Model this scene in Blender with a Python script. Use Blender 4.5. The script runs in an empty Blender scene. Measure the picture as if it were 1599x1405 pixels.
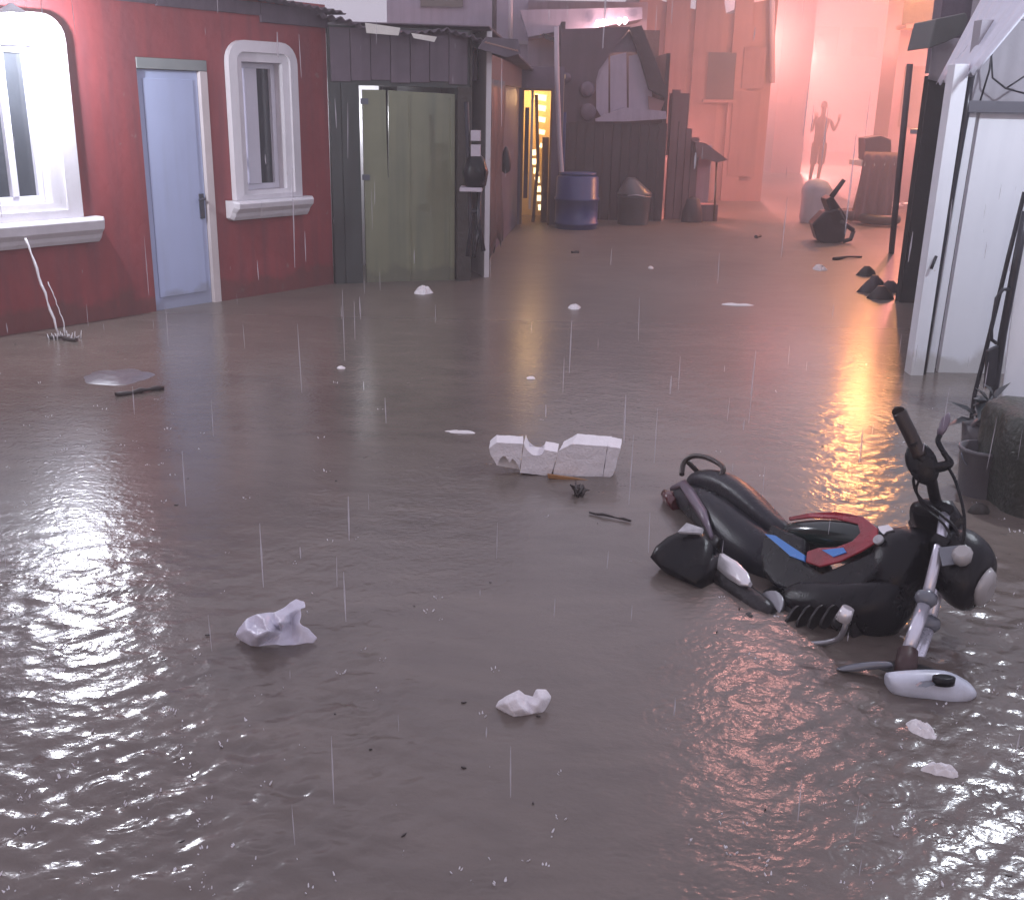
import bpy, bmesh, math, random
import numpy as np
from math import radians, sin, cos, pi, sqrt, exp
from mathutils import Matrix, Vector, noise
random.seed(7)
sc = bpy.context.scene
COL = sc.collection

# ------------------------------------------------------------------ camera
PITCH, ROLL, FPX, EYE = 18.0, 1.2, 1662.0, 1.65
_a, _b = radians(90 - PITCH), radians(ROLL)
RX = Matrix(((1, 0, 0), (0, cos(_a), -sin(_a)), (0, sin(_a), cos(_a))))
RZ = Matrix(((cos(_b), -sin(_b), 0), (sin(_b), cos(_b), 0), (0, 0, 1)))
CR = RX @ RZ
CPOS = Vector((0, 0, EYE))
cam_d = bpy.data.cameras.new('camera'); cam = bpy.data.objects.new('camera', cam_d); COL.objects.link(cam)
cam.matrix_world = Matrix.Translation(CPOS) @ CR.to_4x4()
cam_d.sensor_fit = 'HORIZONTAL'; cam_d.sensor_width = 36.0; cam_d.lens = 36.0 * FPX / 1599.0
cam_d.clip_start = 0.05; cam_d.clip_end = 2000
sc.camera = cam

# ------------------------------------------------------------------ sky, sun, exposure
SUN_EL, SUN_ROT = radians(3.0), radians(200)
w = bpy.data.worlds.new('World'); sc.world = w; w.use_nodes = True
nt = w.node_tree; bg = nt.nodes['Background']
sky = nt.nodes.new('ShaderNodeTexSky'); sky.sky_type = 'NISHITA'; sky.sun_disc = False
sky.sun_elevation = SUN_EL; sky.sun_rotation = SUN_ROT; sky.dust_density = 3.0; sky.air_density = 1.0
# rain cloud over the dusk sky: most of the dome is an even violet grey deck
mx = nt.nodes.new('ShaderNodeMix'); mx.data_type = 'RGBA'; mx.inputs[0].default_value = 0.80
tc = nt.nodes.new('ShaderNodeTexCoord'); nz = nt.nodes.new('ShaderNodeTexNoise'); nz.inputs['Scale'].default_value = 2.2; nz.inputs['Detail'].default_value = 5
nt.links.new(tc.outputs['Generated'], nz.inputs['Vector'])
cr = nt.nodes.new('ShaderNodeValToRGB'); nt.links.new(nz.outputs['Fac'], cr.inputs['Fac'])
cr.color_ramp.elements[0].position = .35; cr.color_ramp.elements[0].color = (3.1, 3.0, 3.9, 1)
cr.color_ramp.elements[1].position = .7; cr.color_ramp.elements[1].color = (4.8, 4.3, 5.1, 1)
nt.links.new(sky.outputs['Color'], mx.inputs[6]); nt.links.new(cr.outputs['Color'], mx.inputs[7])
nt.links.new(mx.outputs[2], bg.inputs['Color']); bg.inputs['Strength'].default_value = 0.10
sun_d = bpy.data.lights.new('sun', 'SUN'); sun = bpy.data.objects.new('sun', sun_d); COL.objects.link(sun)
sun_d.energy = 0.05; sun_d.angle = radians(20); sun_d.color = (1, .93, .88)
sun.rotation_euler = (radians(90) - SUN_EL, 0, radians(180) - SUN_ROT + pi)
sc.view_settings.view_transform = 'Standard'; sc.view_settings.look = 'None'
sc.view_settings.exposure = 1.2; sc.view_settings.gamma = 1.0; sc.view_settings.use_curve_mapping = False
sc.cycles.use_denoising = True
sc.cycles.max_bounces = 8; sc.cycles.diffuse_bounces = 3; sc.cycles.glossy_bounces = 4
sc.cycles.transmission_bounces = 6; sc.cycles.volume_bounces = 2; sc.cycles.transparent_max_bounces = 12
sc.cycles.sample_clamp_indirect = 4.0
HAZE_DENSITY = 0.0085

# ------------------------------------------------------------------ picture to place helpers
def ray(x, y): return CR @ Vector(((x - 799.5) / FPX, -(y - 702.5) / FPX, -1))
def P(x, y, z=0.0):
    d = ray(x, y); return CPOS + d * ((z - EYE) / d.z)
def D(x, y, Y):
    d = ray(x, y); return CPOS + d * (Y / d.y)
class Wall:
    """vertical wall from A to B seen from the street; s along it, d out towards the street, z up"""
    def __init__(self, A, B):
        self.A = Vector((A[0], A[1], 0)); e = Vector((B[0] - A[0], B[1] - A[1], 0)); self.L = e.length
        self.u = e.normalized(); self.n = Vector((self.u.y, -self.u.x, 0))
    def __call__(self, s, d, z): return self.A + self.u * s + self.n * d + Vector((0, 0, z))
    def at(self, x, y, d=0.0):
        r = ray(x, y); A = self.A + self.n * d
        q = CPOS + r * ((A - CPOS).dot(self.n) / r.dot(self.n)); return (q - self.A).dot(self.u), q.z

# ------------------------------------------------------------------ materials
def mat(name, col, rough=.6, metal=0., var=.18, vscale=3., bump=.0, bscale=25., spec=.5, coat=0., streak=0., dirt=None, emit=None, es=0., alpha=1., trans=0.):
    m = bpy.data.materials.new(name); m.use_nodes = True; t = m.node_tree; b = t.nodes['Principled BSDF']
    b.inputs['Roughness'].default_value = rough; b.inputs['Metallic'].default_value = metal
    b.inputs['Specular IOR Level'].default_value = spec; b.inputs['Coat Weight'].default_value = coat; b.inputs['Coat Roughness'].default_value = .12
    b.inputs['Alpha'].default_value = alpha; b.inputs['Transmission Weight'].default_value = trans
    c = t.nodes.new('ShaderNodeTexCoord')
    n = t.nodes.new('ShaderNodeTexNoise'); n.inputs['Scale'].default_value = vscale; n.inputs['Detail'].default_value = 6; n.inputs['Roughness'].default_value = .65
    mp = t.nodes.new('ShaderNodeMapping'); t.links.new(c.outputs['Object'], mp.inputs['Vector']); t.links.new(mp.outputs['Vector'], n.inputs['Vector'])
    r = t.nodes.new('ShaderNodeValToRGB'); r.color_ramp.elements[0].position = .3; r.color_ramp.elements[1].position = .72
    d = dirt or tuple(x * (1 - 1.6 * var) for x in col)
    r.color_ramp.elements[0].color = (*[max(0, x * (1 - var)) for x in col], 1); r.color_ramp.elements[1].color = (*[min(1, x * (1 + var * .7)) for x in col], 1)
    t.links.new(n.outputs['Fac'], r.inputs['Fac']); out = r.outputs['Color']
    if streak:
        mp2 = t.nodes.new('ShaderNodeMapping'); mp2.inputs['Scale'].default_value = (7, 7, .5); t.links.new(c.outputs['Object'], mp2.inputs['Vector'])
        n2 = t.nodes.new('ShaderNodeTexNoise'); n2.inputs['Scale'].default_value = 1.6; n2.inputs['Detail'].default_value = 5; t.links.new(mp2.outputs['Vector'], n2.inputs['Vector'])
        r2 = t.nodes.new('ShaderNodeValToRGB'); r2.color_ramp.elements[0].position = .46; r2.color_ramp.elements[1].position = .72
        r2.color_ramp.elements[0].color = (0, 0, 0, 1); r2.color_ramp.elements[1].color = (streak,) * 3 + (1,)
        t.links.new(n2.outputs['Fac'], r2.inputs['Fac'])
        x = t.nodes.new('ShaderNodeMix'); x.data_type = 'RGBA'; x.inputs[7].default_value = (*d, 1)
        t.links.new(r2.outputs['Color'], x.inputs[0]); t.links.new(out, x.inputs[6]); out = x.outputs[2]
    t.links.new(out, b.inputs['Base Color'])
    rr = t.nodes.new('ShaderNodeMapRange'); rr.inputs[3].default_value = max(.02, rough - .1); rr.inputs[4].default_value = min(1, rough + .12)
    t.links.new(n.outputs['Fac'], rr.inputs[0]); t.links.new(rr.outputs[0], b.inputs['Roughness'])
    if bump:
        n3 = t.nodes.new('ShaderNodeTexNoise'); n3.inputs['Scale'].default_value = bscale; n3.inputs['Detail'].default_value = 4; t.links.new(c.outputs['Object'], n3.inputs['Vector'])
        bp = t.nodes.new('ShaderNodeBump'); bp.inputs['Strength'].default_value = bump; bp.inputs['Distance'].default_value = .02
        t.links.new(n3.outputs['Fac'], bp.inputs['Height']); t.links.new(bp.outputs['Normal'], b.inputs['Normal'])
    if emit:
        b.inputs['Emission Color'].default_value = (*emit, 1); b.inputs['Emission Strength'].default_value = es
    return m
M = dict(
    red=mat('red plaster', (.27, .056, .060), .42, var=.22, vscale=1.4, bump=.2, bscale=14, streak=.6, dirt=(.15, .05, .06)),
    white_plaster=mat('white plaster trim', (.66, .64, .68), .45, var=.08, bump=.1, streak=.25, dirt=(.42, .42, .44)),
    blue_door=mat('pale blue steel', (.40, .46, .66), .35, var=.07, vscale=1.2, streak=.3, dirt=(.32, .36, .48)),
    door_frame=mat('cream frame', (.56, .50, .50), .5, var=.1, streak=.3),
    door_head=mat('grey green frame', (.22, .24, .24), .5),
    glass=mat('dark window glass', (.045, .05, .06), .08, var=.2, spec=.8),
    curtain=mat('glowing white curtain', (.8, .78, .84), .8, var=.06, emit=(.8, .8, 1.), es=.55),  # slight glow in the cloth stands in for a lit interior
    alu=mat('window frame paint', (.60, .59, .66), .4, var=.06),
    handle=mat('dull metal', (.12, .13, .16), .35, .8),
    roof=mat('weathered roof sheet', (.085, .065, .085), .55, .2, var=.35, vscale=5, bump=.2),
    fascia=mat('old fascia boards', (.10, .075, .10), .6, var=.3, streak=.6),
    dark_green=mat('dark green boards', (.035, .042, .042), .55, var=.3, streak=.5),
    green_door=mat('olive green sheet', (.165, .175, .112), .42, var=.16, vscale=1.5, streak=.55, dirt=(.085, .10, .075), bump=.1, bscale=6),
    brown_edge=mat('dark timber', (.028, .023, .02), .6, var=.3, bump=.3),
    dark_timber=mat('wet dark timber', (.05, .034, .042), .55, var=.35, streak=.5, bump=.2),
    mauve=mat('mauve plaster', (.105, .083, .12), .5, var=.15, streak=.6, dirt=(.14, .11, .15), bump=.15),
    mauve_dark=mat('dark mauve boards', (.085, .06, .082), .55, var=.25, streak=.5),
    dark_boards=mat('near black wet boards', (.016, .013, .015), .5, var=.35, streak=.5, spec=.3, bump=.2),  # even near-black base colour for the dark house
    tarp=mat('dark hanging tarp', (.022, .016, .022), .45, var=.3, bump=.3, bscale=8),
    pale_sheet=mat('pale plastic sheet', (.55, .53, .50), .5, var=.15),
    warm_wall=mat('warm lit room wall', (.62, .50, .30), .7, var=.1),
    slat=mat('glowing slats', (.75, .55, .28), .6, var=.1, emit=(1., .72, .36), es=1.3),  # glow put into the slats stands in for the lit room behind
    wood=mat('brown wood', (.13, .075, .045), .55, var=.3, vscale=8, bump=.2),
    pipe=mat('pale pipe', (.42, .38, .44), .4, var=.1),
    blue=mat('blue plastic', (.030, .045, .16), .35, var=.2),
    bin=mat('grey bin plastic', (.09, .085, .095), .35, var=.2),
    lilac=mat('lilac grey plaster', (.34, .31, .40), .6, var=.12, streak=.5, dirt=(.22, .20, .27)),
    pinkwall=mat('faded pink plaster', (.26, .155, .16), .65, var=.2, vscale=.8, streak=.7, dirt=(.20, .13, .14)),
    pinkdark=mat('dark pink plaster', (.20, .12, .13), .65, var=.25, vscale=.8, streak=.6),
    greywall=mat('grey concrete wall', (.36, .345, .39), .6, var=.12, streak=.5, dirt=(.23, .22, .25), bump=.15),
    white_steel=mat('white painted steel', (.74, .76, .82), .38, var=.05, vscale=1.5, streak=.3, dirt=(.55, .57, .64), bump=.06, bscale=4),
    lintel=mat('slate grey beam', (.10, .10, .125), .5, var=.15),
    awning=mat('bluish plastic awning', (.66, .69, .80), .3, var=.08, trans=.0),
    black_metal=mat('black wet metal', (.018, .018, .026), .3, .3, var=.3),
    greenbox=mat('green grey sheet', (.085, .10, .10), .5, var=.25),
    drum=mat('dark mossy wet concrete', (.020, .024, .017), .38, var=.6, vscale=11, streak=.6, dirt=(.035, .032, .028), bump=.5, bscale=40),
    leaf=mat('dark wet leaf', (.03, .034, .038), .3, var=.3),
    foam=mat('white foam', (.70, .68, .71), .7, var=.06, vscale=14, bump=.35, bscale=90),
    plastic_bag=mat('white thin plastic', (.58, .57, .66), .28, var=.14, vscale=9, bump=.3, bscale=22),
    dish=mat('muddy grey dish', (.14, .125, .14), .3, var=.1),
    paper=mat('wet white paper', (.72, .70, .71), .5, var=.1),
    twig=mat('wet twig', (.03, .022, .022), .5, var=.3),
    orange_wood=mat('orange brown board', (.30, .14, .045), .5, var=.25, vscale=10),
    skin=mat('brown skin', (.05, .025, .018), .5, var=.1), shirt=mat('dark maroon shirt', (.014, .005, .007), .8), shorts=mat('dark shorts', (.008, .005, .008), .8), hair=mat('black hair', (.012, .01, .01), .6),
    # motorbike
    b_black=mat('black gloss plastic', (.004, .004, .007), .26, var=.3, spec=.22, bump=.10, bscale=160, streak=.3, dirt=(.022, .019, .017)), b_seat=mat('black vinyl seat', (.014, .015, .022), .34, spec=.35, var=.25, vscale=12, bump=.12, bscale=60),
    b_cowl=mat('graphite cowl', (.008, .009, .015), .26, var=.2, spec=.25, bump=.08, bscale=160, streak=.3, dirt=(.024, .021, .020)), b_strip=mat('violet grey strip', (.13, .10, .135), .3, var=.15, coat=.3),
    b_red=mat('red fairing', (.30, .014, .030), .26, var=.2, vscale=14, coat=.3, streak=.5, dirt=(.12, .03, .03)), b_blue=mat('blue decal', (.035, .20, .58), .25, var=.1, coat=.5), b_tank=mat('dark green black tank', (.006, .018, .017), .14, var=.2, coat=.3),
    b_tyre=mat('tyre rubber', (.014, .014, .015), .5, var=.2, bump=.4, bscale=50), b_rim=mat('grey alloy', (.28, .28, .30), .3, .8, var=.1), b_chrome=mat('bright fork tube', (.62, .62, .70), .24, .55, var=.08),
    b_boot=mat('rusty brown lower leg', (.045, .02, .02), .5, var=.3), b_engine=mat('oily engine metal', (.03, .028, .03), .35, .6, var=.4, vscale=20, bump=.3), b_silver=mat('silver heat shield', (.75, .74, .76), .25, .6, var=.08),
    b_fender=mat('slate fender', (.13, .14, .165), .22, var=.12, coat=.4), b_white=mat('white fender', (.54, .57, .65), .36, var=.12, vscale=16, coat=.15, streak=.6, dirt=(.30, .29, .29)), b_rail=mat('brown black rail', (.03, .02, .018), .3, .3, var=.2),
    b_ind=mat('smoky indicator lens', (.07, .07, .055), .2, var=.2, coat=.4), b_tail=mat('dark red tail lens', (.07, .008, .012), .18, coat=.5), b_plate=mat('scuffed number plate', (.40, .40, .42), .4, var=.25, vscale=40),
    b_lens=mat('headlight glass', (.35, .34, .34), .1, var=.1, spec=.8),
)
def water_mat():
    m = bpy.data.materials.new('muddy flood water'); m.use_nodes = True; t = m.node_tree; b = t.nodes['Principled BSDF']
    c = t.nodes.new('ShaderNodeTexCoord')
    n = t.nodes.new('ShaderNodeTexNoise'); n.inputs['Scale'].default_value = .55; n.inputs['Detail'].default_value = 3; t.links.new(c.outputs['Object'], n.inputs['Vector'])
    r = t.nodes.new('ShaderNodeValToRGB'); r.color_ramp.elements[0].color = (.100, .082, .073, 1); r.color_ramp.elements[1].color = (.157, .129, .112, 1)
    r.color_ramp.elements[0].position = .35; r.color_ramp.elements[1].position = .68
    mp0 = t.nodes.new('ShaderNodeMapping'); mp0.inputs['Scale'].default_value = (1, 2.2, 1); mp0.inputs['Rotation'].default_value = (0, 0, .35); t.links.new(c.outputs['Object'], mp0.inputs['Vector'])
    n2 = t.nodes.new('ShaderNodeTexNoise'); n2.inputs['Scale'].default_value = 1.7; n2.inputs['Detail'].default_value = 7; n2.inputs['Distortion'].default_value = 1.6; t.links.new(mp0.outputs['Vector'], n2.inputs['Vector'])   # silt swirls
    av = t.nodes.new('ShaderNodeMath'); av.operation = 'ADD'; ha = t.nodes.new('ShaderNodeMath'); ha.operation = 'MULTIPLY'; ha.inputs[1].default_value = .5
    t.links.new(n.outputs['Fac'], av.inputs[0]); t.links.new(n2.outputs['Fac'], av.inputs[1]); t.links.new(av.outputs[0], ha.inputs[0])
    t.links.new(ha.outputs[0], r.inputs['Fac']); t.links.new(r.outputs['Color'], b.inputs['Base Color'])
    b.inputs['IOR'].default_value = 1.5
    sx = t.nodes.new('ShaderNodeSeparateXYZ'); t.links.new(c.outputs['Object'], sx.inputs[0]); ro = t.nodes.new('ShaderNodeMapRange')   # the far lane is pocked by heavier rain
    for i_, v_ in ((1, 7.0), (2, 12.), (3, .19), (4, .48)): ro.inputs[i_].default_value = v_
    t.links.new(sx.outputs['Y'], ro.inputs[0]); t.links.new(ro.outputs[0], b.inputs['Roughness']); b.inputs['Specular IOR Level'].default_value = .5
    def nz(scale, sx, sy, det, rot=0):
        mp = t.nodes.new('ShaderNodeMapping'); mp.inputs['Scale'].default_value = (sx, sy, 1); mp.inputs['Rotation'].default_value = (0, 0, rot)
        q = t.nodes.new('ShaderNodeTexNoise'); q.inputs['Scale'].default_value = scale; q.inputs['Detail'].default_value = det
        t.links.new(c.outputs['Object'], mp.inputs['Vector']); t.links.new(mp.outputs['Vector'], q.inputs['Vector']); return q
    a, d = nz(9, 1, 1.5, 3), nz(34, 1, 1.3, 2, .4)
    b1 = t.nodes.new('ShaderNodeBump'); b1.inputs['Distance'].default_value = .03; b1.inputs['Strength'].default_value = .07; t.links.new(a.outputs['Fac'], b1.inputs['Height'])
    b2 = t.nodes.new('ShaderNodeBump'); b2.inputs['Distance'].default_value = .008; b2.inputs['Strength'].default_value = .22; t.links.new(d.outputs['Fac'], b2.inputs['Height'])
    t.links.new(b1.outputs['Normal'], b2.inputs['Normal']); t.links.new(b2.outputs['Normal'], b.inputs['Normal'])
    return m
M['water'] = water_mat()
def tide(m, h, col):
    t = m.node_tree; b = t.nodes['Principled BSDF']; src = b.inputs['Base Color'].links[0].from_socket
    g_ = t.nodes.new('ShaderNodeNewGeometry'); sp = t.nodes.new('ShaderNodeSeparateXYZ'); t.links.new(g_.outputs['Position'], sp.inputs[0])
    n = t.nodes.new('ShaderNodeTexNoise'); n.inputs['Scale'].default_value = 5; n.inputs['Detail'].default_value = 5; t.links.new(g_.outputs['Position'], n.inputs['Vector'])
    ma = t.nodes.new('ShaderNodeMath'); ma.operation = 'MULTIPLY_ADD'; ma.inputs[1].default_value = .35; t.links.new(n.outputs['Fac'], ma.inputs[0]); t.links.new(sp.outputs['Z'], ma.inputs[2])
    mr = t.nodes.new('ShaderNodeMapRange'); mr.inputs[1].default_value = h + .16; mr.inputs[2].default_value = h + .22; mr.inputs[3].default_value = .6; mr.inputs[4].default_value = 0; t.links.new(ma.outputs[0], mr.inputs[0])
    x = t.nodes.new('ShaderNodeMix'); x.data_type = 'RGBA'; x.inputs[7].default_value = (*col, 1); t.links.new(mr.outputs[0], x.inputs[0]); t.links.new(src, x.inputs[6]); t.links.new(x.outputs[2], b.inputs['Base Color'])
def peel(m, col, scale, thr):
    t = m.node_tree; b = t.nodes['Principled BSDF']; src = b.inputs['Base Color'].links[0].from_socket
    c = t.nodes.new('ShaderNodeTexCoord'); n = t.nodes.new('ShaderNodeTexNoise'); n.inputs['Scale'].default_value = scale; n.inputs['Detail'].default_value = 9; n.inputs['Roughness'].default_value = .7; t.links.new(c.outputs['Object'], n.inputs['Vector'])
    mr = t.nodes.new('ShaderNodeMapRange'); mr.inputs[1].default_value = thr; mr.inputs[2].default_value = thr + .012; mr.inputs[4].default_value = .75; t.links.new(n.outputs['Fac'], mr.inputs[0])
    x = t.nodes.new('ShaderNodeMix'); x.data_type = 'RGBA'; x.inputs[7].default_value = (*col, 1); t.links.new(mr.outputs[0], x.inputs[0]); t.links.new(src, x.inputs[6]); t.links.new(x.outputs[2], b.inputs['Base Color'])
peel(M['red'], (.25, .15, .145), 2.6, .655); peel(M['white_steel'], (.36, .27, .22), 4.5, .69); peel(M['green_door'], (.17, .15, .12), 3.5, .67); peel(M['white_plaster'], (.45, .42, .40), 5, .66)
tide(M['red'], .14, (.12, .055, .05)); tide(M['white_steel'], .12, (.40, .38, .36)); tide(M['blue_door'], .10, (.26, .27, .33)); tide(M['green_door'], .10, (.085, .085, .065))
M['drop'] = mat('falling water', (.75, .74, .80), .08, var=.02, spec=.8, alpha=.42)
M['splash'] = mat('white splash water', (.85, .84, .88), .1, var=.02, spec=.9, alpha=.8)
def lampmat(name, c, s):
    m = bpy.data.materials.new(name); m.use_nodes = True; t = m.node_tree; t.nodes.remove(t.nodes['Principled BSDF'])
    e = t.nodes.new('ShaderNodeEmission'); e.inputs['Color'].default_value = (*c, 1); e.inputs['Strength'].default_value = s
    t.links.new(e.outputs[0], t.nodes['Material Output'].inputs['Surface']); return m
M['bulb_white'] = lampmat('white bulb', (.88, .92, 1), 12); M['bulb_orange'] = lampmat('orange bulb', (1, .30, .2), 40)
M['bulb_amber'] = lampmat('amber bulb', (1, .42, .13), 150)
M['bulb_pink'] = lampmat('pinkish bulb', (1, .62, .66), 6); M['tube'] = lampmat('white tube', (.92, .95, 1), 2)

# ------------------------------------------------------------------ mesh builder
class MB:
    def __init__(s): s.v = []; s.f = []; s.sm = []
    def add(s, vs, fs, smooth=False):
        o = len(s.v); s.v += [Vector(p) for p in vs]; s.f += [tuple(i + o for i in f) for f in fs]; s.sm += [smooth] * len(fs); return s
    def hexa(s, p):  # p: 4 bottom, 4 top
        return s.add(p, [(3, 2, 1, 0), (4, 5, 6, 7), (0, 1, 5, 4), (1, 2, 6, 5), (2, 3, 7, 6), (3, 0, 4, 7)])
    def box(s, c, sz, rot=None):
        c = Vector(c); h = [x / 2 for x in sz]; R = rot or Matrix.Identity(3)
        return s.hexa([c + R @ Vector((sx * h[0], sy * h[1], z * h[2])) for z in (-1, 1) for sx, sy in ((-1, -1), (1, -1), (1, 1), (-1, 1))])
    def wbox(s, W, s0, s1, d0, d1, z0, z1):
        return s.hexa([W(a, d, z) for z in (z0, z1) for a, d in ((s0, d1), (s1, d1), (s1, d0), (s0, d0))])
    def prism(s, pts, ex):
        pts = [Vector(p) for p in pts]; ex = Vector(ex); n = len(pts)
        return s.add(pts + [p + ex for p in pts], [tuple(range(n)), tuple(range(2 * n - 1, n - 1, -1))] + [(i, i + n, (i + 1) % n + n, (i + 1) % n) for i in range(n)])
    def tube(s, path, r, n=10, cap=True, smooth=True):
        path = [Vector(p) for p in path]; m = len(path); rs = r if isinstance(r, (list, tuple)) else [r] * m
        vs = []; up = None
        for i, p in enumerate(path):
            t = (path[min(i + 1, m - 1)] - path[max(i - 1, 0)]).normalized()
            if up is None: up = t.orthogonal().normalized()
            up = (up - t * up.dot(t)).normalized(); b = t.cross(up)
            vs += [p + (up * cos(2 * pi * k / n) + b * sin(2 * pi * k / n)) * rs[i] for k in range(n)]
        fs = [(i * n + k, i * n + (k + 1) % n, (i + 1) * n + (k + 1) % n, (i + 1) * n + k) for i in range(m - 1) for k in range(n)]
        s.add(vs, fs, smooth)
        if cap: s.add(vs[:n], [tuple(range(n - 1, -1, -1))]); s.add(vs[-n:], [tuple(range(n))])
        return s
    def lathe(s, base, axis, prof, n=24, smooth=True):
        base = Vector(base); ax = Vector(axis).normalized(); e = ax.orthogonal().normalized(); g = ax.cross(e); m = len(prof); vs = []
        for r, h in prof: vs += [base + ax * h + (e * cos(2 * pi * k / n) + g * sin(2 * pi * k / n)) * r for k in range(n)]
        return s.add(vs, [(i * n + k, i * n + (k + 1) % n, (i + 1) * n + (k + 1) % n, (i + 1) * n + k) for i in range(m - 1) for k in range(n)] + [tuple(range(n - 1, -1, -1)), tuple(range((m - 1) * n, m * n))], smooth)
    def grid(s, fn, nu, nv, smooth=True, closed=False):
        vs = [fn(i / nu, j / nv) for i in range(nu + 1) for j in range(nv + 1)]; k = nv + 1
        return s.add(vs, [(i * k + j, (i + 1) * k + j, (i + 1) * k + j + 1, i * k + j + 1) for i in range(nu) for j in range(nv)], smooth)
    def loft(s, rings, smooth=True, cap=True):
        n = len(rings[0]); m = len(rings); vs = [p for r in rings for p in r]
        s.add(vs, [(i * n + k, i * n + (k + 1) % n, (i + 1) * n + (k + 1) % n, (i + 1) * n + k) for i in range(m - 1) for k in range(n)], smooth)
        if cap: s.add(rings[0], [tuple(range(n - 1, -1, -1))]); s.add(rings[-1], [tuple(range(n))])
        return s
    def xf(s, fn): s.v = [Vector(fn(p)) for p in s.v]; return s
    def build(s, name, m, parent=None, bevel=0., solid=0., subd=0, rag=0.):
        me = bpy.data.meshes.new(name); off = wloc(parent) if parent else Vector()
        me.from_pydata([p - off for p in s.v], [], s.f); me.polygons.foreach_set('use_smooth', s.sm)
        bm = bmesh.new(); bm.from_mesh(me); bmesh.ops.remove_doubles(bm, verts=bm.verts, dist=1e-5); bmesh.ops.recalc_face_normals(bm, faces=bm.faces); bm.to_mesh(me); bm.free()
        me.materials.append(m if not isinstance(m, str) else M[m])
        o = bpy.data.objects.new(name, me); COL.objects.link(o)
        if parent: o.parent = parent
        if rag:
            tx = bpy.data.textures.new('rag', 'CLOUDS'); tx.noise_scale = .05; q = o.modifiers.new('Subdivision', 'SUBSURF'); q.subdivision_type = 'SIMPLE'; q.levels = q.render_levels = 4
            q = o.modifiers.new('Displace', 'DISPLACE'); q.texture = tx; q.texture_coords = 'GLOBAL'; q.strength = rag; q.mid_level = .5
        if solid: q = o.modifiers.new('Solidify', 'SOLIDIFY'); q.thickness = solid; q.offset = 0
        if subd: q = o.modifiers.new('Subdivision', 'SUBSURF'); q.levels = q.render_levels = subd
        if bevel: q = o.modifiers.new('Bevel', 'BEVEL'); q.width = bevel; q.segments = 2; q.limit_method = 'ANGLE'; q.angle_limit = radians(40)
        return o
def wloc(o):
    l = Vector()
    while o: l += o.location; o = o.parent
    return l
def tag(o, label, cat, group=None, kind=None):
    if label: o['label'] = label
    if cat: o['category'] = cat
    if group: o['group'] = group
    if kind: o['kind'] = kind
    return o
def thing(name, label, cat, loc, group=None):
    o = bpy.data.objects.new(name, None); COL.objects.link(o); o.location = loc; o.empty_display_size = .1
    return tag(o, label, cat, group)
def rect(W, s0, s1, z0, z1, d): return [W(s0, d, z0), W(s1, d, z0), W(s1, d, z1), W(s0, d, z1)]
def face(pts, Y): return [D(x, y, Y) for x, y in pts]
def light(name, loc, col, e, r=.06, parent=None):
    l = bpy.data.lights.new(name, 'POINT'); l.energy = e; l.color = col; l.shadow_soft_size = r
    o = bpy.data.objects.new(name, l); COL.objects.link(o); o.location = Vector(loc) - (wloc(parent) if parent else Vector())
    if parent: o.parent = parent
    return o
def wall_with_holes(mb, W, s0, s1, z0, z1, holes, th=.14):
    """wall made of butted blocks around rectangular holes (sa, sb, za, zb), sorted along s"""
    cur = s0
    for sa, sb, za, zb in holes:
        if sa > cur: mb.wbox(W, cur, sa, -th, 0, z0, z1)
        if za > z0: mb.wbox(W, sa, sb, -th, 0, z0, za)
        if zb < z1: mb.wbox(W, sa, sb, -th, 0, zb, z1)
        cur = sb
    if cur < s1: mb.wbox(W, cur, s1, -th, 0, z0, z1)
def corrugated(front, back, mb, amp=.012, pitch=.09, th=.006, sag=None):
    """sheet between two polylines (front and back edges), ribs running front to back"""
    f = [Vector(p) for p in front]; b = [Vector(p) for p in back]
    def along(pl, t):
        L = [(pl[i + 1] - pl[i]).length for i in range(len(pl) - 1)]; x = t * sum(L)
        for i, l in enumerate(L):
            if x <= l or i == len(L) - 1: return pl[i].lerp(pl[i + 1], min(1, x / l))
            x -= l
    length = sum((f[i + 1] - f[i]).length for i in range(len(f) - 1)); n = max(8, int(length / pitch * 6))
    def fn(i, j):
        p = along(f, i).lerp(along(b, i), j)
        return p + Vector((0, 0, amp * sin(2 * pi * i * length / pitch) + .012 * noise.noise(Vector((i * length * 2, j * 3, 1)))))
    mb.grid(fn, n, 3)

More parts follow.
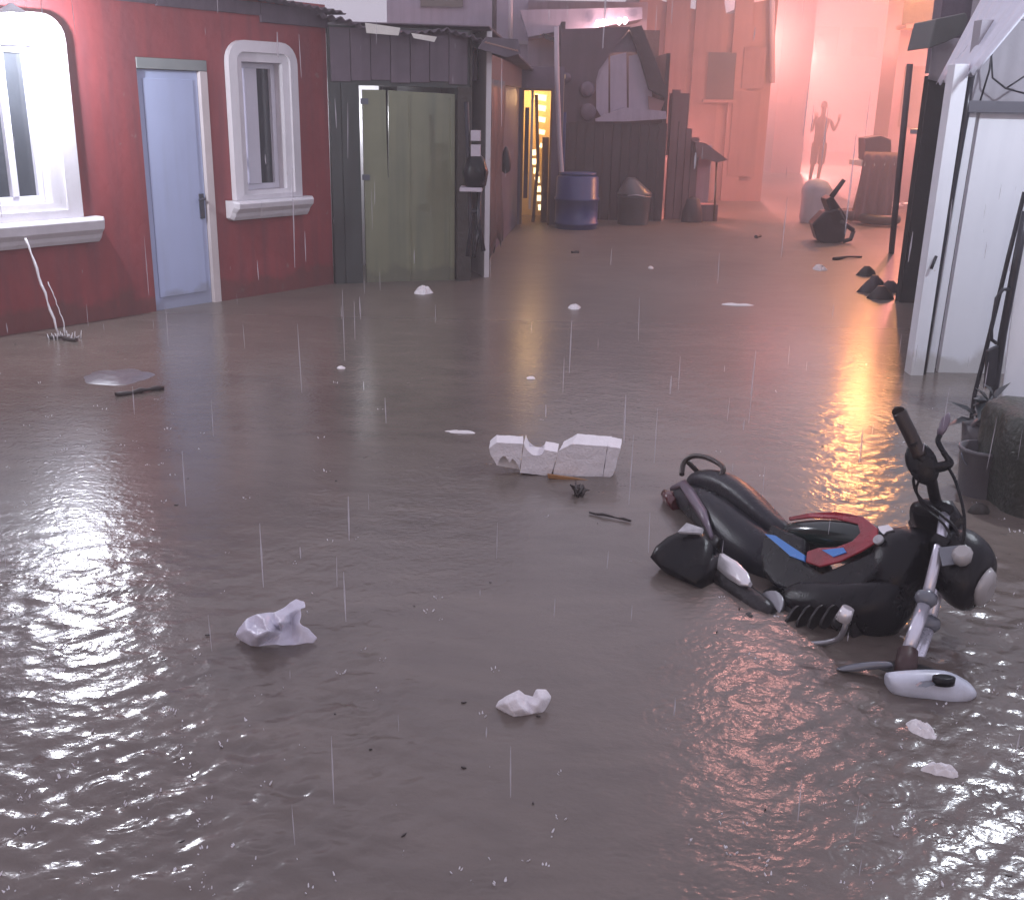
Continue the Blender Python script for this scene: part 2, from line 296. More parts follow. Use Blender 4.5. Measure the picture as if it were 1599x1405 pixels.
# ------------------------------------------------------------------ setting: ground and flood water
g = MB().add([(-300, -60, -.7), (300, -60, -.7), (300, 600, -.7), (-300, 600, -.7)], [(0, 1, 2, 3)]).build('ground', mat('street mud', (.10, .085, .075), .8, bump=.3)); tag(g, None, None, kind='structure')
def flood():
    X0, X1, Y0, Y1 = -3.9, 3.5, .9, 7.4; NX, NY = 760, 640
    xs = np.linspace(X0, X1, NX + 1); ys = Y0 * (Y1 / Y0) ** np.linspace(0, 1, NY + 1)
    Xg, Yg = np.meshgrid(xs, ys); H = np.zeros_like(Xg); rg = np.random.RandomState(5)
    chop = np.zeros_like(H)
    for k in range(34):                       # wind and wade chop
        lam = .042 * (5.0 ** rg.rand()); th = rg.normal(pi / 2, .75); kx, ky = 2 * pi / lam * cos(th), 2 * pi / lam * sin(th)
        wob = .35 * np.sin(Xg * rg.uniform(1, 4) + Yg * rg.uniform(1, 4) + rg.rand() * 6)
        chop += .0038 * lam * np.sin(kx * Xg + ky * Yg + rg.rand() * 6.28 + 2 * wob)
    # the wakes are rough near both walls of the lane and calmer down its middle
    cx = (Xg - .12 * Yg); side = np.clip(np.abs(cx + .05) / (.16 + .16 * Yg), 0, 1.25) ** 1.6
    patch = .6 + .5 * np.sin(Xg * 1.9 + 1.3 * np.sin(Yg * 1.4)) * np.sin(Yg * 2.3 + .7 * np.sin(Xg * 2.1))
    H += chop * (.10 + .95 * side * np.clip(patch + .12, .12, 2)) * np.clip(1.75 - Yg / 2.7 + .35 * np.clip((Xg - 1.0) / .6, 0, 1), .07, 1)
    H += .8 * chop * np.exp(-((Xg - 1.85) / .38) ** 2 - ((Yg - 5.5) / .8) ** 2)     # extra chop added here to make the amber lamp's reflection glitter
    for k in range(1500):                      # rings where rain drops land
        y = Y0 * (Y1 / Y0) ** rg.rand(); x = rg.uniform(X0, X1); R = rg.uniform(.008, .075); A = rg.uniform(.0008, .0030) * (.5 if abs(x - .12 * y) < .1 + .16 * y else 1); lam = rg.uniform(.012, .024)
        i0, i1 = np.searchsorted(xs, [x - R - .05, x + R + .05]); j0, j1 = np.searchsorted(ys, [y - R - .05, y + R + .05])
        if i1 <= i0 or j1 <= j0: continue
        rr = np.hypot(Xg[j0:j1, i0:i1] - x, Yg[j0:j1, i0:i1] - y)
        H[j0:j1, i0:i1] += A * np.cos(2 * pi * (rr - R) / lam) * np.exp(-((rr - R) / (lam * 1.1)) ** 2)
    ex = np.clip(np.minimum(Xg - X0, X1 - Xg) / .35, 0, 1) * np.clip(np.minimum((Yg - Y0) / .3, (Y1 - Yg) / 2.6), 0, 1)
    H *= ex * np.clip(1.25 - Yg / 9, .3, 1)
    co = np.stack([Xg, Yg, H], -1).reshape(-1, 3); n = co.shape[0]
    idx = np.arange(n).reshape(NY + 1, NX + 1)
    q = np.stack([idx[:-1, :-1], idx[:-1, 1:], idx[1:, 1:], idx[1:, :-1]], -1).reshape(-1, 4)
    BX0, BX1, BY0, BY1 = -150, 150, -40, 260   # the sheet outside the patch, butted against it
    ox = [BX0, X0, X1, BX1]; oy = [BY0, Y0, Y1, BY1]
    oc = np.array([(x, y, 0) for y in oy for x in ox], float); oq = [(j * 4 + i, j * 4 + i + 1, j * 4 + i + 5, j * 4 + i + 4) for j in range(3) for i in range(3) if not (i == 1 and j == 1)]
    co = np.concatenate([co, oc]); q = np.concatenate([q, np.array(oq) + n])
    me = bpy.data.meshes.new('flood_water'); me.vertices.add(len(co)); me.vertices.foreach_set('co', co.ravel())
    me.loops.add(q.size); me.loops.foreach_set('vertex_index', q.ravel().astype(np.int32)); me.polygons.add(len(q))
    me.polygons.foreach_set('loop_start', np.arange(0, q.size, 4, dtype=np.int32)); me.polygons.foreach_set('use_smooth', np.ones(len(q), bool))
    me.update(); me.validate(); me.materials.append(M['water'])
    o = bpy.data.objects.new('flood_water', me); COL.objects.link(o); tag(o, None, None, kind='structure')
flood()

# ------------------------------------------------------------------ red house
WR = Wall(P(0, 525), P(521, 443))
def red_house():
    t = thing('red_house', 'red plastered house with white framed windows and pale blue door', 'house', WR(0, 0, 0))
    w1 = (-.52, .50, .90, 1.97); w2 = (2.26, 2.70, .90, 1.94); dr = (1.30, 1.945, -.4, 1.93)
    mb = MB(); wall_with_holes(mb, WR, -4.2, WR.L, -.75, 2.44, [w1, dr, w2]); mb.build('wall', 'red', t)
    mb = MB(); mb.wbox(WR, -4.2, WR.L, -3.2, -3.06, -.75, 2.44); mb.wbox(WR, -4.2, -4.06, -3.06, -.14, -.75, 2.44); mb.wbox(WR, WR.L - .12, WR.L, -3.06, -.14, -.75, 2.44); mb.build('back_wall', 'red', t)
    # roof
    fr = [WR(s, .16, z) for s, z in ((-4.3, 2.47), (-1, 2.46), (.5, 2.48), (1.6, 2.47), (2.3, 2.44), (2.8, 2.41), (3.2, 2.385), (WR.L + .1, 2.37))]
    bk = [WR(s, -3.3, 2.46) for s in (-4.3, WR.L + .1)]
    mb = MB(); corrugated(fr, bk, mb); mb.build('roof', 'roof', t, solid=.008)
    mb = MB()
    for i, (a, b, z0) in enumerate(((-4.2, -.6, 2.33), (-.595, 1.5, 2.31), (1.505, 2.5, 2.30), (2.505, WR.L, 2.25))): mb.wbox(WR, a, b, .003, .03, z0, 2.40 if b > 2 else 2.435)
    mb.build('fascia', 'fascia', t, bevel=.004)
    # door
    d = MB().wbox(WR, 1.315, 1.87, -.075, -.03, -.38, 1.845).build('door', 'blue_door', t, bevel=.004)
    MB().wbox(WR, 1.36, 1.82, -.029, -.022, .1, 1.78).build('door_panel', 'blue_door', d, bevel=.003)
    mb = MB().wbox(WR, 1.80, 1.845, -.0215, -.012, .70, .90); mb.tube([WR(1.825, -.012, .86), WR(1.825, .03, .86)], .010); mb.tube([WR(1.825, .03, .86), WR(1.76, .035, .855)], .009); mb.build('handle', 'handle', d, bevel=.002)
    mb = MB().wbox(WR, 1.872, 1.943, -.09, .006, -.39, 1.845); mb.build('door_frame', 'door_frame', d, bevel=.003)
    MB().wbox(WR, 1.302, 1.943, -.09, .006, 1.848, 1.928).build('door_head', 'door_head', d, bevel=.003)
    # windows
    def window(o, outer, sill, split):
        s0, s1, z0, z1 = o; a0, a1, b0, b1 = outer; r = .17
        wn = MB().wbox(WR, s0 + .045, s1 - .045, -.10, -.094, z0 + .045, z1 - .045).build('window', 'glass', t)
        out = [(a0, b0)] + [(a1, b0)] + [(a1 - r + r * cos(k * pi / 12), b1 - r + r * sin(k * pi / 12)) for k in range(7)] + [(a0 + r + r * cos(pi / 2 + k * pi / 12), b1 - r + r * sin(pi / 2 + k * pi / 12)) for k in range(7)]
        inn = [(s0 + .004, z0 + .004), (s1 - .004, z0 + .004), (s1 - .004, z1 - .004), (s0 + .004, z1 - .004)]
        # surround: a moulded ring between the rounded outside and the square opening
        def near(p):  # square opening point seen from the outline point, by matching direction
            cx, cz = (s0 + s1) / 2, (z0 + z1) / 2; hx, hz = (s1 - s0) / 2 - .004, (z1 - z0) / 2 - .004
            return (cx + max(-hx, min(hx, (p[0] - cx) * 1.0)), cz + max(-hz, min(hz, (p[1] - cz) * 1.0)))
        ring = []
        for i, p in enumerate(out):
            q = out[(i + 1) % len(out)]
            for k in range(4): ring.append((p[0] + (q[0] - p[0]) * k / 4, p[1] + (q[1] - p[1]) * k / 4))
        R0 = [WR(p[0], .002, p[1]) for p in ring]; R1 = [WR(p[0], .06, p[1]) for p in ring]
        mid = [((p[0] * .45 + near(p)[0] * .55), (p[1] * .45 + near(p)[1] * .55)) for p in ring]
        R2 = [WR(p[0], .066, p[1]) for p in mid]; R2b = [WR(p[0], .044, p[1]) for p in mid]; R3 = [WR(near(p)[0], .04, near(p)[1]) for p in ring]; R4 = [WR(near(p)[0], -.125, near(p)[1]) for p in ring]
        MB().loft([R0, R1, R2, R2b, R3, R4], smooth=False, cap=False).build('surround', 'white_plaster', wn)
        mb = MB(); prof = [(.0, sill[2]), (.06, sill[2]), (.085, sill[2] + .03), (.10, sill[2] + .06), (.145, sill[2] + .10), (.155, sill[3] - .02), (.14, sill[3]), (.0, sill[3])]
        def ringat(s, k): return [WR(s, d * k + .0025, sill[2] + (z - sill[2]) if k == 1 else sill[2] + .02 + (z - sill[2]) * .9) for d, z in prof]
        mb.loft([ringat(sill[0], .72), ringat(sill[0] + .03, 1), ringat(sill[1] - .03, 1), ringat(sill[1], .72)], smooth=False); mb.build('sill', 'white_plaster', wn, bevel=.004)
        mb = MB(); f = .045; e = .006; y0, y1 = -.12, -.062; i0, i1, j0, j1 = s0 + e, s1 - e, z0 + e, z1 - e
        mb.wbox(WR, i0, i0 + f, y0, y1, j0, j1); mb.wbox(WR, i1 - f, i1, y0, y1, j0, j1); mb.wbox(WR, i0 + f, i1 - f, y0, y1, j0, j0 + f); mb.wbox(WR, i0 + f, i1 - f, y0, y1, j1 - f, j1)
        for m_, wd in split: mb.wbox(WR, m_ - wd / 2, m_ + wd / 2, y0 + .004, y1 + .012, j0 + f, j1 - f)
        mb.build('frame', 'alu', wn, bevel=.004)
        return wn
    window(w1, (-.74, .71, .792, 2.18), (-.90, .845, .605, .79), [(-.17, .05), (.275, .05)])
    wn = window(w2, (2.12, 2.85, .832, 2.10), (2.045, 2.925, .67, .83), [(2.425, .13)])
    mb = MB(); mb.grid(lambda i, j: WR(2.31 + .052 * i, -.088 + .004 * sin(i * 19), .96 + .93 * j), 12, 4); cu = mb.build('curtain', 'curtain', wn)
    mb = MB(); c = [(2.345, 1.17), (2.357, 1.12), (2.345, 1.06), (2.334, 1.12)]; mb.prism([WR(s, -.082, z) for s, z in c], WR.n * .004); mb.build('sticker', 'handle', wn)
    return t
red_house()
# white lamp on the red house above the left window
def wall_lamp():
    ls, lz = WR.at(20, 30, .30); c = WR(ls, .30, lz); t = thing('wall_lamp', 'glaring white bulb lamp on red wall above the window beside the door', 'lamp', WR(ls, 0, lz))
    mb = MB(); mb.lathe(WR(ls, .004, lz + .03), WR.n, [(.05, 0), (.05, .02), (.02, .03)], 16); mb.tube([WR(ls, .03, lz + .03), WR(ls, .2, lz + .07), WR(ls, .30, lz + .06)], .012); mb.build('bracket', 'handle', t)
    MB().lathe(c + Vector((0, 0, .035)), (0, 0, 1), [(.10, 0), (.055, .03), (.022, .05), (.015, .06)], 18).build('shade', 'white_steel', t, solid=.004)
    MB().lathe(c + Vector((0, 0, -.05)), (0, 0, 1), [(.01, 0), (.03, .014), (.036, .04), (.026, .075), (.015, .1)], 16).build('bulb', 'bulb_white', t)
    light('bulb_light', WR(ls, .34, lz - .08), (.88, .91, 1), 66, .04, t)
wall_lamp()
def stream():
    mb = MB(); rnd = random.Random(3)
    for (px0, py0), (px1, py1), r in (((40, 372), (92, 526), .009), ((74, 440), (104, 520), .004)):
        s0, z0 = WR.at(px0, py0, .16); e = P(px1, py1); p0 = WR(s0, .16, z0 + .0)
        path = [p0.lerp(e, k / 12) + Vector((rnd.uniform(-.006, .006), 0, .10 * (k / 12) * (1 - k / 12))) for k in range(13)]
        mb.tube(path, [r * rnd.uniform(.6, 1.3) for _ in path], 7)
    e = P(95, 528)
    for k in range(26):
        a = rnd.uniform(0, 6.28); q = e + Vector((cos(a) * rnd.uniform(.02, .16), sin(a) * rnd.uniform(.02, .10), .0)); h = rnd.uniform(.01, .06)
        mb.tube([q, q + Vector((cos(a) * .012, 0, h))], [.006, .0015], 5)
    tag(mb.build('water_stream', 'splash'), 'thin stream of rainwater pouring from the wide white window sill', 'water stream')
stream()

# ------------------------------------------------------------------ green door shed
WG = Wall(P(523, 443), P(728, 437))
def green_shed():
    t = thing('green_shed', 'dark shed with olive green door and sagging sheet roof', 'shed', WG(0, 0, 0))
    sl, zt = WG.at(571, 134); sr, zr = WG.at(713, 149); sl2 = WG.at(574, 430)[0]; top = 2.28
    s_l = .27; s_r = WG.L - .10
    mb = MB(); wall_with_holes(mb, WG, .005, WG.L + .02, -.4, top, [(s_l, s_r, -.75, zt)], .10); mb.build('wall', 'dark_green', t)
    # boards over the door head, grey mauve
    mb = MB()
    for k in range(7):
        a = .02 + k * (WG.L - .02) / 7; mb.wbox(WG, a, a + (WG.L - .02) / 7 - .006, .003, .022 + .004 * (k % 2), zt + .03 + .01 * (k % 3), top - .02)
    mb.build('lintel_boards', 'fascia', t, bevel=.003)
    mb = MB(); mb.wbox(WG, .005, .10, .003, .02, -.4, zt + .02); mb.wbox(WG, .106, s_l - .008, .003, .018, -.4, zt + .02); mb.build('side_boards', 'dark_green', t, bevel=.003)
    # green door leaf with a split board and light showing through
    x0, x1 = s_l + .035, s_r - .012; zt2 = zt - .035; a = WG.at(601, 150)[0]; b = WG.at(609, 150)[0]; m_ = (a + b) / 2; zs = WG.at(605, 278)[1]; d0, d1 = -.055, -.02
    leaf = MB(); leaf.prism([WG(*q) for q in ((x0, d1, -.38), (x1, d1, -.38), (x1, d1, zt2 - .02), (m_ + .013, d1, zt2), (m_ + .012, d1, zs + .45), (m_ + .004, d1, zs), (m_ - .004, d1, zs), (m_ - .012, d1, zs + .45), (m_ - .012, d1, zt2 + .002), (x0, d1, zt2))], WG.n * (d0 - d1))
    lf = leaf.build('door', 'green_door', t)
    mb = MB(); mb.wbox(WG, WG.at(640, 300)[0], WG.at(640, 300)[0] + .012, -.019, -.012, -.3, zt2 - .04); mb.wbox(WG, x1 - .05, x1 - .004, -.019, -.006, -.38, zt2 - .05)
    mb.build('batten', 'green_door', lf, bevel=.002)
    for hz in (.95, 1.62): MB().wbox(WG, x0 - .02, x0 + .05, -.018, -.008, hz, hz + .05).build('hinge', 'handle', lf)
    MB().wbox(WG, s_r - .008, WG.L + .03, .024, .06, -.4, zt + .01).build('door_post', 'brown_edge', t, bevel=.004)
    MB().wbox(WG, WG.L + .021, WG.L + .04, -1.14, .02, -.4, top).build('side_wall', 'brown_edge', t)
    # lit inside
    mb = MB(); mb.wbox(WG, -.1, 1.6, -1.2, -1.15, -.4, 2.3); mb.build('inner_wall', 'white_plaster', t)
    mb = MB().wbox(WG, -.1, -.05, -1.14, -.11, -.4, 2.3); mb.wbox(WG, 1.5, 1.55, -1.14, -.11, -.4, 2.3); mb.build('inner_side', 'white_plaster', t)
    fr = [WG.at(x, y, .22) for x, y in ((500, 22), (540, 30), (572, 43), (600, 50), (650, 52), (700, 46), (742, 58), (770, 72), (800, 86))]
    fr = [WG(s, .22, z) for s, z in fr]; bk = [WG(-.2, -1.4, 2.30), WG(1.9, -1.4, 2.22)]
    mb = MB(); corrugated(fr, bk, mb, .014, .08); mb.build('roof', 'roof', t, solid=.008)
    # pale translucent sheets pushed under the roof edge
    for q in (((570, 36), (625, 44), (622, 56), (572, 52)), ((642, 52), (682, 58), (678, 66), (646, 60))):
        pts = [WG(*( [WG.at(x, y, .235)[0], .235, WG.at(x, y, .235)[1]])) for x, y in q]; MB().prism(pts, WG.n * .006).build('patch_sheet', 'pale_sheet', t)
    # rusted end piece
    pts = [WG.at(x, y, .30) for x, y in ((758, 58), (808, 62), (812, 84), (790, 90), (745, 76))]; mb = MB().prism([WG(s, .30, z) for s, z in pts], WG.n * .02); mb.build('fascia', 'fascia', t)
    e0, e1 = WG.at(757, 66, .33), WG.at(809, 80, .33); mb = MB(); 
    mb.tube([WG(e0[0] + (e1[0] - e0[0]) * k / 24, .33, e0[1] + (e1[1] - e0[1]) * k / 24 + (.007 if k % 2 else -.007)) for k in range(25)], .004, 6); mb.build('scalloped_edge', mat('copper edge', (.55, .33, .26), .3, .5), t)
    return t, zt
GS, GZT = green_shed()
def inner_lamp():
    t = thing('tube_lamp', 'white tube lamp shining behind the green door', 'lamp', WG(.6, -.8, 1.9))
    MB().tube([WG(.2, -1.08, 1.9), WG(1.0, -1.08, 1.9)], .018).build('tube', 'tube', t)
    MB().wbox(WG, .15, 1.05, -1.14, -1.10, 1.87, 1.93).build('housing', 'white_steel', t)
    light('tube_light', WG(.5, -.75, 1.5), (.93, .95, 1), 7, .1, t)
inner_lamp()

# ------------------------------------------------------------------ mauve house along the lane, lit doorway
WM = Wall((-.44, 10.75), (.0, 15.55))
def mauve_house():
    t = thing('mauve_house', 'low mauve house with a warmly lit doorway', 'house', (-.3, 13, 0))
    pa, pb = WM.at(757, 300, .03)[0], WM.at(765, 300, .03)[0]; mb = MB()
    wall_with_holes(mb, WM, 0, WM.L, -.4, 2.15, [(.0, pa - .05, -.4, 1.85)]); mb.build('wall', 'mauve', t)
    MB().wbox(WM, -.1, pb, -.9, -.86, -.4, 2.15).build('doorway_back', 'dark_timber', t)
    mb = MB(); mb.wbox(WM, pa, pb, .003, .035, -.4, 1.84); mb.build('door_post', 'mauve', t, bevel=.005)
    mb = MB()
    fr = [WM(-.3, .18, 2.31), WM(1.6, .18, 2.26), WM(3, .18, 2.18), WM(WM.L + .15, .18, 2.10)]; bk = [WM(-.3, -2.5, 2.35), WM(WM.L + .15, -2.5, 2.2)]
    corrugated(fr, bk, mb, .012, .1); mb.build('roof', 'roof', t, solid=.008)
    MB().wbox(WM, 0, WM.L, .003, .03, 1.86, 2.12).build('fascia', 'mauve_dark', t)
    # end wall facing the camera, with the lit doorway
    Y = 15.70
    a = D(807, 300, Y).x; b = D(864, 300, Y).x; l = D(815, 300, Y).x; r = D(856, 300, Y).x; ztop = D(835, 142, Y).z
    mb = MB()
    mb.box(((a + l) / 2, Y, .9), (l - a, .12, 2.5)); mb.box(((r + b) / 2 + .05, Y, .9), (b - r + .1, .12, 2.5)); mb.box(((l + r) / 2, Y, (ztop + 2.15) / 2), (r - l, .12, 2.15 - ztop)); mb.build('end_wall', 'mauve', t)
    mb = MB(); mb.box((r + .012, Y - .07, ztop / 2 - .2), (.03, .05, ztop + .4)); mb.box((l - .012, Y - .07, ztop / 2 - .2), (.03, .05, ztop + .4)); mb.box(((l + r) / 2, Y - .07, ztop + .015), (r - l + .05, .05, .03)); mb.build('door_frame', 'wood', t)
    mb = MB(); mb.box(((l + r) / 2 + .02, Y + 1.3, .75), (.75, .05, 2.5)); mb.box((l - .12, Y + .7, .75), (.05, 1.15, 2.5)); mb.box((r + .16, Y + .7, .75), (.05, 1.15, 2.5)); mb.box(((l + r) / 2 + .02, Y + .7, 2.03), (.74, 1.15, .05)); mb.build('inner_wall', 'warm_wall', t)
    dl = D(828, 300, Y).x
    df = MB().box(((l + dl) / 2 - .01, Y + .10, .98), (dl - l - .06, .04, 1.25)).build('door', 'dark_timber', t)
    MB().box((dl + .0, Y + .10, 1.05), (.035, .05, 1.7)).build('door_edge', 'pale_sheet', df)
    # louvred inner screen, its slats glow themselves in place of room light between them
    mb = MB()
    for k in range(5):
        x0, x1 = D(835 + k * 2.6, 160, Y).x, D(854 - k * .3, 160, Y).x; z = D(840, 152 + k * 16 + k * k * .8, Y).z; MB().box(((x0 + x1) / 2, Y + .35, z), (x1 - x0, .03, .085 - .006 * k), Matrix.Rotation(.12 + .02 * k, 3, 'Y')).build('slat', 'slat', t)
    for k in range(7):
        x = D(832 + k * 2.1, 250, Y).x; z = D(840, 240 + k * 14.5, Y).z; MB().box((x + .02, Y + .33, z), (.085 - .003 * k, .03, .082), Matrix.Rotation(-.10 + .05 * (k % 3), 3, 'Y')).build('slat', 'slat', t)
    mb = MB(); mb.tube([(D(838, 150, Y).x, Y + .3, ztop - .05), (D(841, 240, Y).x, Y + .3, .85), (D(833, 330, Y).x, Y + .3, .0)], .025); mb.tube([(D(853, 215, Y).x, Y + .3, 1.2), (D(850, 340, Y).x, Y + .3, -.1)], .05); mb.build('post', 'wood', t)
    light('room_light', ((l + r) / 2 - .05, Y + .75, 1.75), (1, .62, .28), 10, .1, t)
mauve_house()
def hung_tarp():
    s0, z0 = WM.at(766, 150, .12); s1, _ = WM.at(791, 150, .12); zb = .12; mb = MB()
    mb.grid(lambda i, j: WM(s0 + (s1 - s0) * i, .10 + .025 * sin(i * 17 + j * 2) + .01 * sin(j * 9), 1.88 - (1.88 - zb - .07 * sin(i * 23) - .05 * i) * j), 24, 16); tag(mb.build('hanging_tarp', 'tarp', solid=.006), 'dark ragged tarp hanging on the mauve house wall', 'tarp')
    c = WM(s1 + .05, .12, 1.02); mb = MB(); mb.loft([[c + Vector((r * cos(a) * .8, r * sin(a) * .8, h)) for a in [k * pi / 4 for k in range(8)]] for r, h in ((.02, -.14), (.07, -.10), (.08, 0), (.05, .10), (.015, .16))]); tag(mb.build('hanging_bag', 'tarp'), 'small dark bag hanging beside the ragged tarp', 'bag')
hung_tarp()
def cart():
    o = WM(WM.at(742, 330, .14)[0], .14, 0); t = thing('goods_stand', 'black metal stand with a pale tray in the dark doorway beside the green door', 'stand', o)
    def q(px, py, dy=0): return D(px, py, o.y + dy)
    mb = MB(); mb.tube([q(728, 160), q(733, 300), q(735, 360), q(730, 400)], .022); mb.tube([q(748, 300), q(747, 350), q(755, 392)], .022); mb.tube([q(748, 352), q(740, 402)], .018); mb.tube([q(733, 330), q(748, 330)], .018); mb.build('frame', 'black_metal', t)
    MB().box(q(736, 295), (.20, .25, .035)).build('tray', 'pipe', t, bevel=.004)
    c = q(742, 268); mb = MB(); mb.loft([[c + Vector((r * cos(a), r * sin(a), h)) for a in [k * pi / 5 for k in range(10)]] for r, h in ((.05, -.17), (.10, -.12), (.12, 0), (.08, .12), (.02, .17))]); tag(mb.build('sack', 'b_black'), 'black sack sitting on the pale tray of the metal stand', 'sack')
    for y, h, lab in ((235, .10, 'lower pale box stacked above the black sack'), (212, .09, 'upper pale box stacked above the black sack')): tag(MB().box(q(743, y), (.085, .12, h)).build('box', 'pipe', bevel=.004), lab, 'box')
cart()
def white_pipe():
    mb = MB(); Y = 15.3; mb.tube([D(869, 42, Y), D(870, 130, Y), D(873, 210, Y), D(877, 270, Y), D(884, 320, Y), D(886, 358, Y)], .034, 12)
    tag(mb.build('drain_pipe', 'pipe'), 'pale bent drain pipe standing before the blue drum', 'pipe')
    c = P(899, 356); t = thing('drum', 'blue plastic drum beside the pale bent pipe', 'drum', c)
    MB().lathe(c - Vector((0, 0, .3)), (0, 0, 1), [(.28, 0), (.30, .05), (.30, .35), (.315, .36), (.315, .39), (.30, .40), (.30, .68), (.315, .69), (.315, .72), (.30, .73), (.29, 1.0), (.25, 1.03)], 28).build('body', 'blue', t)
    mb = MB(); mb.lathe(c + Vector((0, 0, .731)), (0, 0, 1), [(.26, 0), (.26, .03), (.05, .034)], 24); mb.build('lid', 'blue', t)
    mb = MB(); a = D(862, 300, 15.95); mb.grid(lambda i, j: Vector((a.x - .05 + .22 * i, 15.93 + .03 * sin(i * 9), 1.55 - 1.65 * j)), 10, 6); tag(mb.build('blue_tarp', 'blue', solid=.006), 'dark blue tarp hanging behind the pale pipe', 'tarp')
    b = P(988, 350); t = thing('bin', 'dark grey bin with a peaked lid against the timber shack', 'bin', b)
    MB().lathe(b - Vector((0, 0, .3)), (0, 0, 1), [(.19, 0), (.22, .1), (.24, .68), (.25, .69), (.25, .72)], 22).build('body', 'bin', t)
    mb = MB(); z = b + Vector((0, 0, .425)); mb.loft([[z + Vector((.255 * cos(k * pi / 8), .255 * sin(k * pi / 8), 0)) for k in range(16)], [z + Vector((.25 * cos(k * pi / 8), .25 * sin(k * pi / 8), .03)) for k in range(16)], [z + Vector((-.05 + .10 * cos(k * pi / 8), .10 * sin(k * pi / 8), .20)) for k in range(16)], [z + Vector((-.06 + .06 * cos(k * pi / 8), .06 * sin(k * pi / 8), .24)) for k in range(16)]]); mb.build('lid', 'bin', t)
    MB().tube([z + Vector((-.12, -.24, .0)), z + Vector((0, -.262, .012)), z + Vector((.12, -.24, .0))], .008).build('rim', 'pipe', t)
white_pipe()

# ------------------------------------------------------------------ timber shack with gable, its neighbours
def shack():
    Y = 16.5; t = thing('timber_shack', 'dark timber shack with pale panels under its gable', 'shack', P(960, 348))
    c = lambda x, y: D(x, y, Y)
    base = lambda x: Vector((c(x, 200).x, Y, -.4))
    mb = MB()
    # lower board wall
    xs = np.linspace(c(872, 200).x, c(1042, 200).x, 13)
    for k in range(12): mb.box(((xs[k] + xs[k + 1]) / 2, Y + .03 * ((k * 7) % 3) * .3, .5), (xs[k + 1] - xs[k] - .008, .05, 1.8 + .02 * (k % 3)))
    mb.build('wall', 'dark_timber', t)
    xl, xr = xs[0], xs[-1]
    mb = MB(); mb.box(((xl + xr) / 2, Y + 1.6, 1.2), (xr - xl, .06, 3.2)); mb.box((xl + .03, Y + .85, 1.2), (.06, 1.4, 3.2)); mb.box((xr - .03, Y + .85, 1.0), (.06, 1.4, 2.8)); mb.build('side_wall', 'dark_timber', t)
    # dark upper boards left of the gable
    mb = MB().prism(face([(876, 46), (985, 42), (948, 92), (935, 110), (925, 150), (928, 192), (876, 192)], Y + .02), (0, .05, 0)); mb.build('upper_wall', 'mauve_dark', t)
    # pale gable panels, three sheets
    for q in ([(931, 108), (950, 84), (950, 187), (941, 186), (931, 170)], [(953, 88), (978, 82), (979, 184), (953, 187)], [(982, 88), (1000, 84), (1018, 140), (1018, 178), (982, 176)]):
        MB().prism(face(q, Y + .05), (0, .02, 0)).build('gable_panel', 'lilac', t)
    MB().prism(face([(950, 83), (985, 46), (1001, 82), (978, 81)], Y + .08), (0, .02, 0)).build('gable_top', 'mauve', t)
    mb = MB().prism(face([(983, 44), (1002, 40), (1022, 90), (1044, 150), (1038, 152), (1014, 140), (1000, 92)], Y - .10), (0, .30, 0)); mb.build('rafter', 'dark_timber', t)
    mb = MB().prism(face([(975, 168), (1040, 174), (1041, 186), (978, 190), (930, 190), (930, 186)], Y - .10), (0, .12, 0)); mb.build('ledge', 'lilac', t)
    mb = MB().prism(face([(1012, 150), (1038, 158), (1030, 178), (1014, 174)], Y - .02), (0, .05, 0)); mb.build('crate_side', 'pinkwall', t)
    for (x, y, r) in ((884, 122, .07), (917, 140, .11), (918, 175, .12)):
        MB().lathe(c(x, y) + Vector((0, .0, 0)), (0, -1, 0), [(r, 0), (r, .03), (r * .8, .05), (r * .3, .055)], 20).build('hung_basin', 'mauve', t)
    mb = MB().prism([c(848, 52), c(868, 60), c(876, 72), c(868, 66), c(852, 60)], (0, .2, 0)); mb.build('bracket', 'black_metal', t)
shack()
def lean_to():
    Y = 16.8; t = thing('lean_to_stall', 'small lean-to stall with a sloping roof on one thin post beside the shack', 'stall', P(1085, 345))
    mb = MB(); xs = [D(x, 250, Y).x for x in (1043, 1056, 1068, 1078, 1090)]
    for a, b, h in zip(xs, xs[1:], (1.9, 1.45, 1.35, 1.2)): mb.box(((a + b) / 2, Y, h / 2 - .2), (b - a - .01, .05, h + .4))
    mb.box(((xs[0] + xs[-1]) / 2, Y + .06, .42), (xs[-1] - xs[0], .04, 1.6)); mb.box((xs[0] + .12, Y + .06, 1.4), (.3, .04, .9)); mb.build('wall', 'pinkdark', t)  # backing boards added to stop lamp light leaking through the gaps
    f = [(1086, 222), (1102, 224), (1137, 250), (1120, 254), (1088, 246)]; MB().prism(face(f, Y - .3), (0, .9, 0)).build('roof', 'pinkdark', t)
    MB().tube([D(1119, 252, Y - .2), D(1115, 345, Y - .2)], .016).build('post', 'wood', t)
    mb = MB().box((D(1102, 300, Y).x, Y + .5, .55), (.26, .03, 1.1)); mb.build('back_panel', 'lilac', t)
    mb = MB().box((D(1103, 320, Y).x, Y - .05, .10), (.30, .3, .30)); mb.build('counter', 'pinkdark', t, bevel=.01)
    c = D(1082, 320, Y - .35); mb = MB(); mb.loft([[c + Vector((r * cos(a), .7 * r * sin(a), h)) for a in [k * pi / 5 for k in range(10)]] for r, h in ((.12, -.5), (.17, -.3), (.15, -.1), (.10, .08), (.03, .12))]); tag(mb.build('sack', 'dark_timber'), 'dark slumped sack against the lean-to stall', 'sack')
lean_to()
